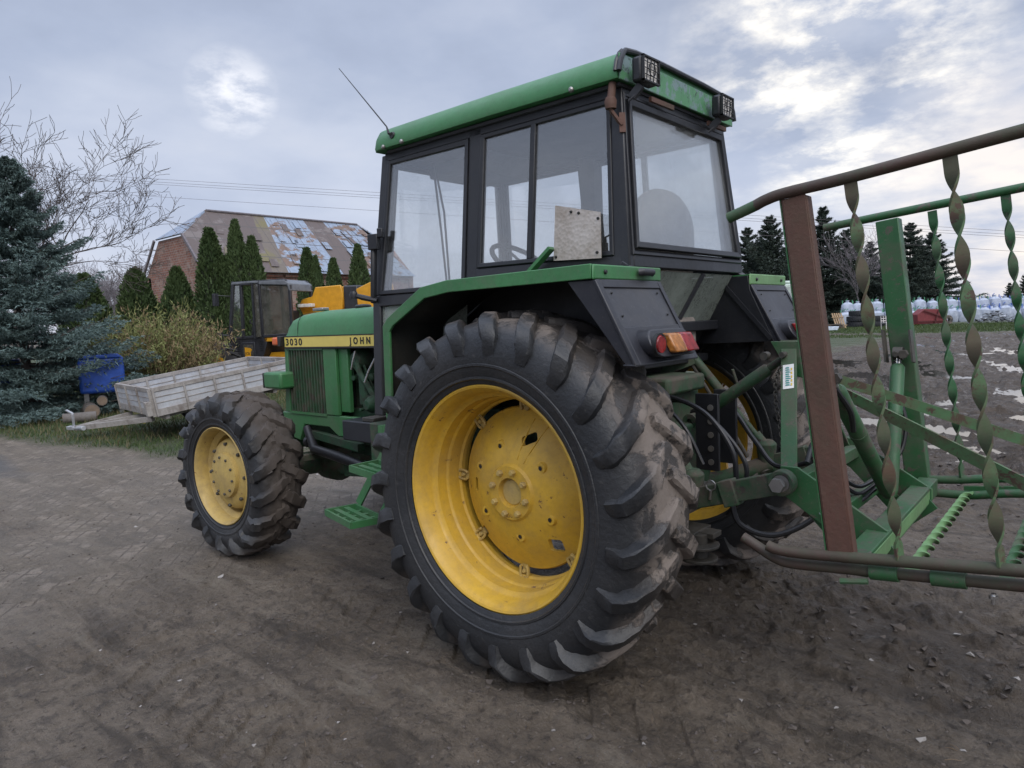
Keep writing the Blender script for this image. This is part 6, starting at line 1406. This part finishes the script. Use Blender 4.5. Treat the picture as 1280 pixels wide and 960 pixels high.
# ------------------------------------------------------------------ rear mounted bale grab
def implement():
    IM = thing('bale_grab', 'green hydraulic bale grab of tubes and twisted flat bars mounted behind the tractor', 'farm implement', (-1.4, 0, .66))
    g = M['implement']
    yn, yf = .70, -.60
    def smooth_pts(pts, k=6):
        P_ = [Vector(p) for p in pts]; P_ = [P_[0]*2-P_[1]]+P_+[P_[-1]*2-P_[-2]]; cv = []
        for i in range(1, len(P_)-2):
            p0, p1, p2, p3 = P_[i-1:i+3]
            for q in range(k):
                t_ = q/k; cv.append(.5*((2*p1)+(p2-p0)*t_+(2*p0-5*p1+4*p2-p3)*t_*t_+(3*p1-p0-3*p2+p3)*t_**3))
        cv.append(P_[-2]); return cv
    def rail(name, pts, r, mat): m_ = MB(); m_.tube(smooth_pts(pts), r, 16); return m_.build(name, mat, IM)
    # near side frame
    rail('top_rail_end', [(-.905, yn, 1.812), (-.96, yn, 1.829), (-1.000, yn, 1.842)], .0185, g)
    rail('top_rail', [(-.998, yn, 1.841), (-1.035, yn, 1.855), (-1.10, yn, 1.868), (-1.3, yn, 1.887), (-1.725, yn, 1.938), (-2.35, yn, 2.01)], .0185, M['rusttube'])
    m_ = MB()
    top, bot = Vector((-1.125, yn, 1.852)), Vector((-1.268, yn, .700)); d = (bot-top).normalized()
    m_.bar(top, bot, .008, .074, up=(1, 0, 0)); m_.bar(top+Vector((.038, -.02, 0)), bot+Vector((.038, -.02, 0)), .045, .007, up=(1, 0, 0)); m_.bar(top+Vector((-.038, -.02, 0)), bot+Vector((-.038, -.02, 0)), .045, .007, up=(1, 0, 0))
    ps = m_.build('near_post', M['rust'], IM, bev=.003)
    m_ = MB(); m_.bar(top+Vector((.0445, -.012, 0)), bot+Vector((.0445, -.012, 0)), .03, .004, up=(1, 0, 0)); m_.build('post_edge', g, ps)
    rail('bottom_rail', [(-1.03, yn, .684), (-1.06, yn, .676), (-1.12, yn, .676), (-1.25, yn, .688), (-1.75, yn, .742), (-2.35, yn, .81)], .0185, M['rusttube'])
    rail('bottom_skid', [(-.930, yn-.03, .688), (-.98, yn-.03, .665), (-1.04, yn-.03, .636), (-1.10, yn-.03, .626), (-1.25, yn-.03, .640), (-1.75, yn-.03, .690), (-2.35, yn-.03, .755)], .0185, M['rusttube'])
    for a, b in ((-1.35, -1.43), (-1.52, -1.61), (-1.80, -1.95)):
        m_ = MB(); f = lambda x: .640+(x+1.25)*-.10; m_.tube([(a, yn-.03, f(a)), (b, yn-.03, f(b))], .027, 14); m_.build('rail_sleeve', g, IM)
    m_ = MB(); m_.tube([(-1.27, yn+.01, .612), (-1.35, yn, .625)], .010, 8); m_.build('spring_clip', g, IM)
    m_ = MB(); m_.lathe([(-.02, .006), (.012, .006)], (-1.68, yn-.0, .650), 'Z', 8); m_.lathe([(-.01, .012), (0, .012)], (-1.68, yn, .656), 'Z', 6); m_.build('shiny_bolt', M['chrome'], IM)
    def twist(p, q, w_, turns, mat, phase=0., name='twisted_bar', th=.008, n=120):
        p, q = Vector(p), Vector(q); d = (q-p).normalized(); u = Vector((1, 0, 0)); u = (u-d*u.dot(d)).normalized() if abs(d.x) < .9 else Vector((0, 0, 1)); v = d.cross(u); m_ = MB()
        for i in range(n+1):
            t_ = i/n; e = .04; tt = min(max((t_-e)/(1-2*e), 0), 1); a = phase+turns*math.pi*tt; c = p.lerp(q, t_)
            w1 = u*math.cos(a)+v*math.sin(a); w2 = -u*math.sin(a)+v*math.cos(a)
            for (x, y) in ((-1, -1), (1, -1), (1, 1), (-1, 1)): m_.v.append(tuple(c+w1*x*w_/2+w2*y*th/2))
        for i in range(n):
            for k in range(4): m_.f.append((i*4+k, (i+1)*4+k, (i+1)*4+(k+1) % 4, i*4+(k+1) % 4)); m_.mi.append(1 if k == 0 else 0)
        m_.f += [(0, 1, 2, 3), tuple(n*4+k for k in (3, 2, 1, 0))]; m_.mi += [0, 0]
        return m_.build(name, [mat, M['barrust'] if mat is M['bar'] else mat], IM, smooth=25)
    twist((-1.295, yn, 1.875), (-1.440, yn, .715), .037, 8.6, M['bar'])
    twist((-1.556, yn, 1.906), (-1.697, yn, .745), .037, 8.6, M['bar'])
    twist((-1.83, yn, 1.94), (-1.97, yn, .775), .037, 8.6, M['bar']); twist((-2.10, yn, 1.97), (-2.23, yn, .80), .037, 8.6, M['bar'])
    # far side frame
    rail('top_rail', [(-.815, yf, 1.883), (-1.2, yf, 1.920), (-1.60, yf, 1.957), (-2.35, yf, 2.03)], .019, g)
    m_ = MB(); m_.bar((-1.100, yf, 1.885), (-1.232, yf, .690), .075, .095, up=(1, 0, 0)); m_.build('far_post', g, IM, bev=.004)
    rail('bottom_rail', [(-1.13, yf, .680), (-1.35, yf, .695), (-1.63, yf, .735), (-2.35, yf, .81)], .019, g)
    rail('bottom_rail', [(-1.255, yf+.05, .640), (-1.45, yf+.05, .648), (-1.65, yf+.05, .682), (-2.35, yf+.05, .75)], .019, g)
    m_ = MB(); m_.bar((-1.42, yf+.03, .666), (-1.62, yf+.03, .69), .02, .03); m_.build('rail_web', g, IM)
    twist((-1.276, yf, 1.905), (-1.407, yf, .715), .036, 8.6, g); twist((-1.545, yf, 1.935), (-1.672, yf, .745), .036, 8.6, g); twist((-1.80, yf, 1.96), (-1.93, yf, .77), .036, 8.6, g)
    # floor bars
    for x in (-1.44, -1.69, -1.92): twist((x, yf+.06, .655+(-x-1.4)*.09), (x-.01, yn-.06, .648+(-x-1.4)*.09), .040, 13, M['lime'] if x == -1.44 else g, .4, n=160)
    # cross member and hitch tower
    m_ = MB(); m_.bar((-1.30, yn-.05, .655), (-1.285, yf+.06, .672), .075, .075); m_.build('cross_member', g, IM, bev=.004)
    m_ = MB(); m_.bar((-1.34, yn-.05, .655), (-1.32, yf+.06, .668), .004, .05); m_.build('cross_plate', M['lime'], IM)
    apx = Vector((-.873, 0, 1.30))
    for s in (1, -1):
        m_ = MB(); pin = Vector((-.985, s*.365, .842)); m_.bar(apx+Vector((0, s*.045, .045)), pin+Vector((0, 0, -.02)), .012, .062, up=(1, 0, 0)); m_.build('tower_leg', g, IM, bev=.002)
        m_ = MB(); m_.prism([(-.955, s*.36, .895), (-1.02, s*.36, .895), (-1.33, s*.36, .70), (-1.33, s*.36, .62), (-1.24, s*.36, .60), (-.955, s*.36, .79)], (0, s*.014, 0)); m_.build('side_plate', g, IM, bev=.002)
        m_ = MB(); m_.bar((-1.02, s*.35, .80), (-1.25, s*.35, .56), .012, .07, up=(1, 0, 0)); m_.bar((-1.25, s*.35, .56), (-1.34, s*.35, .64), .012, .05, up=(0, 0, 1)); m_.build('lower_plate', g, IM)
        m_ = MB(); m_.bar(apx+Vector((-.005, s*.03, -.05)), (-2.30, s*(.62 if s > 0 else .55), .69), .010, .042, up=(0, 0, 1)); m_.build('diagonal_brace', M['bar'], IM)
    m_ = MB(); m_.bar((-.88, -.06, 1.30), (-.88, .06, 1.30), .04, .10); m_.prism([(-.80, .05, 1.36), (-.94, .05, 1.36), (-.96, .05, 1.20), (-.88, .05, 1.22)], (0, .012, 0)); m_.prism([(-.80, -.05, 1.36), (-.94, -.05, 1.36), (-.96, -.05, 1.20), (-.88, -.05, 1.22)], (0, -.012, 0)); m_.build('tower_head', g, IM, bev=.003)
    m_ = MB(); m_.tube([(-.865, -.10, 1.305), (-.865, .11, 1.305)], .013, 10); m_.tube([(-.79, .07, 1.30), (-.79, .11, 1.30)], .018, 10); m_.build('top_pin', M['greasy'], IM)
    m_ = MB(); m_.bar((-1.02, .36, .84), (-1.02, -.36, .84), .05, .05); m_.bar((-1.12, .35, .70), (-1.12, -.35, .70), .05, .05); m_.build('hitch_bar', g, IM, bev=.003)
    # sticker on the tower leg, placard
    L0, L1 = apx+Vector((0, .045, .045)), Vector((-.985, .365, .822)); d = (L1-L0); nrm = Vector((0, d.z, -d.y)).normalized(); nrm = nrm if nrm.y > 0 else -nrm
    n2 = d.normalized().cross(Vector((1, 0, 0))).normalized(); n2 = n2 if n2.y > 0 else -n2
    wv = d.normalized().cross(n2).normalized(); wv = wv if wv.x < 0 else -wv
    def plate(t0, t1, w0, w1, off, mat, name, par):
        m_ = MB(); m_.prism([L0+d*t0+wv*w0+n2*off, L0+d*t1+wv*w0+n2*off, L0+d*t1+wv*w1+n2*off, L0+d*t0+wv*w1+n2*off], n2*.001); return m_.build(name, mat, par, smooth=0)
    stk = plate(.16, .34, -.022, .022, .0075, M['white'], 'sticker', IM)
    tl = plain('teal_print', (.05, .22, .20), .5); yl_ = plain('yellow_print', (.55, .38, .05), .5)
    m_ = MB()
    for k in range(9):
        t0 = .18+k*.016; m_.prism([L0+d*t0+wv*(-.010)+n2*.009, L0+d*(t0+.010)+wv*(-.012)+n2*.009, L0+d*(t0+.010)+wv*(.004+.004*(k % 3))+n2*.009, L0+d*t0+wv*(.002)+n2*.009], n2*.0008)
    m_.build('print', tl, IM); m_ = MB()
    for k in range(5):
        t0 = .19+k*.028; m_.prism([L0+d*t0+wv*.010+n2*.009, L0+d*(t0+.018)+wv*.010+n2*.009, L0+d*(t0+.018)+wv*.016+n2*.009, L0+d*t0+wv*.016+n2*.009], n2*.0008)
    m_.build('print', yl_, IM)
    m_ = MB(); m_.prism([(-1.10, .378, .735), (-1.155, .378, .70), (-1.215, .378, .60), (-1.17, .378, .63)], (0, .004, 0)); m_.build('type_plate', plain('steel_plate', (.35, .40, .46), .35, .6), IM)
    # pin chain hanging beside the leg
    m_ = MB(); cp = [(-.86, .10, 1.26), (-.845, .12, 1.20), (-.85, .13, 1.10), (-.87, .14, 1.00), (-.885, .15, .90)]
    cs = smooth_pts(cp, 6)
    for k in range(len(cs)-1):
        p = (cs[k]+cs[k+1])/2; d_ = (cs[k+1]-cs[k]); L_ = d_.length*.72; d_.normalize(); a_ = d_.orthogonal().normalized(); a_ = a_ if k % 2 else d_.cross(a_)
        m_.tube([p+d_*L_*math.cos(q)+a_*.008*math.sin(q) for q in np.linspace(0, 2*math.pi, 11)], .003, 5, caps=False)
    m_.build('pin_chain', M['greasy'], IM)
    m_ = MB()
    for k in range(10):
        a = k*.63; p = Vector((-.875+.03*math.cos(a), .03+.05*math.sin(a), 1.235+.008*math.sin(k*2))); m_.tube([p+Vector((.010*math.cos(q), .008*math.sin(q), .007*math.sin(q+k))) for q in np.linspace(0, 2*math.pi, 9)], .0028, 5, caps=False)
    m_.build('neck_chain', g, IM)
    # cylinders
    def cyl(a, b, name, dark):
        a, b = Vector(a), Vector(b); d_ = b-a; m_ = MB(); m_.tube([a+d_*.0, a+d_*.12], .013, 10); c_ = m_.build(name, M['chrome'], IM)
        m_ = MB(); m_.tube([a+d_*.08, a+d_*.10, a+d_*.95, a+d_*1.0], [.02, .030, .030, .024], 18); m_.tube([a+d_*.42, a+d_*.44], .0325, 18); m_.build('barrel', g, c_)
        m_ = MB(); m_.lathe([(-.02, .012), (-.02, .03), (.02, .03), (.02, .012)], a, 'X', 16, close=True); m_.tube([a+Vector((0, -.06, .0)), a+Vector((0, .06, 0))], .012, 10); m_.lathe([(0, .02), (.03, .02)], a+Vector((-.03, .03, .0)), 'Y', 6); m_.build('rod_eye', M['greasy'], c_)
        return c_
    cyl((-1.205, .60, 1.262), (-1.225, -.10, .72), 'near_cylinder', True)
    cyl((-1.168, -.50, 1.275), (-1.195, -.25, .67), 'far_cylinder', False)
    m_ = MB(); m_.bar((-1.165, .62, 1.38), (-1.185, .62, 1.22), .01, .05, up=(1, 0, 0)); m_.bar((-1.165, .66, 1.38), (-1.185, .66, 1.22), .01, .05, up=(1, 0, 0)); m_.bar((-1.20, .64, 1.36), (-1.215, .64, 1.24), .05, .012, up=(1, 0, 0)); m_.build('cylinder_bracket', M['lime'], IM)
    for dx in (-.055, .055):
        m_ = MB(); m_.bar((-1.155+dx, yf+.08, 1.38), (-1.175+dx, yf+.10, 1.235), .055, .008, up=(1, 0, 0)); m_.build('cylinder_bracket', M['greasy'], IM)
    hose('hydraulic_hose', [(-1.155, -.50, 1.24), (-1.165, -.47, 1.12), (-1.21, -.45, .98), (-1.20, -.40, .84), (-1.13, -.3, .76)], .009, parent=IM)
    hose('hydraulic_hose', [(-1.21, .56, 1.22), (-1.24, .50, 1.14), (-1.235, .44, 1.06)], .010, parent=IM)
    for k in range(3): hose('hydraulic_hose', [(-1.03+.01*k, .22, .96-.02*k), (-1.08, .12, .84-.02*k), (-1.13, .0, .76-.03*k), (-1.18, -.08, .78-.02*k)], .008, parent=IM)
    hose('hydraulic_hose', [(-.98, -.05, .84), (-1.0, .05, .93), (-1.02, .2, .96), (-1.03, .30, .90)], .010, parent=IM)
implement()
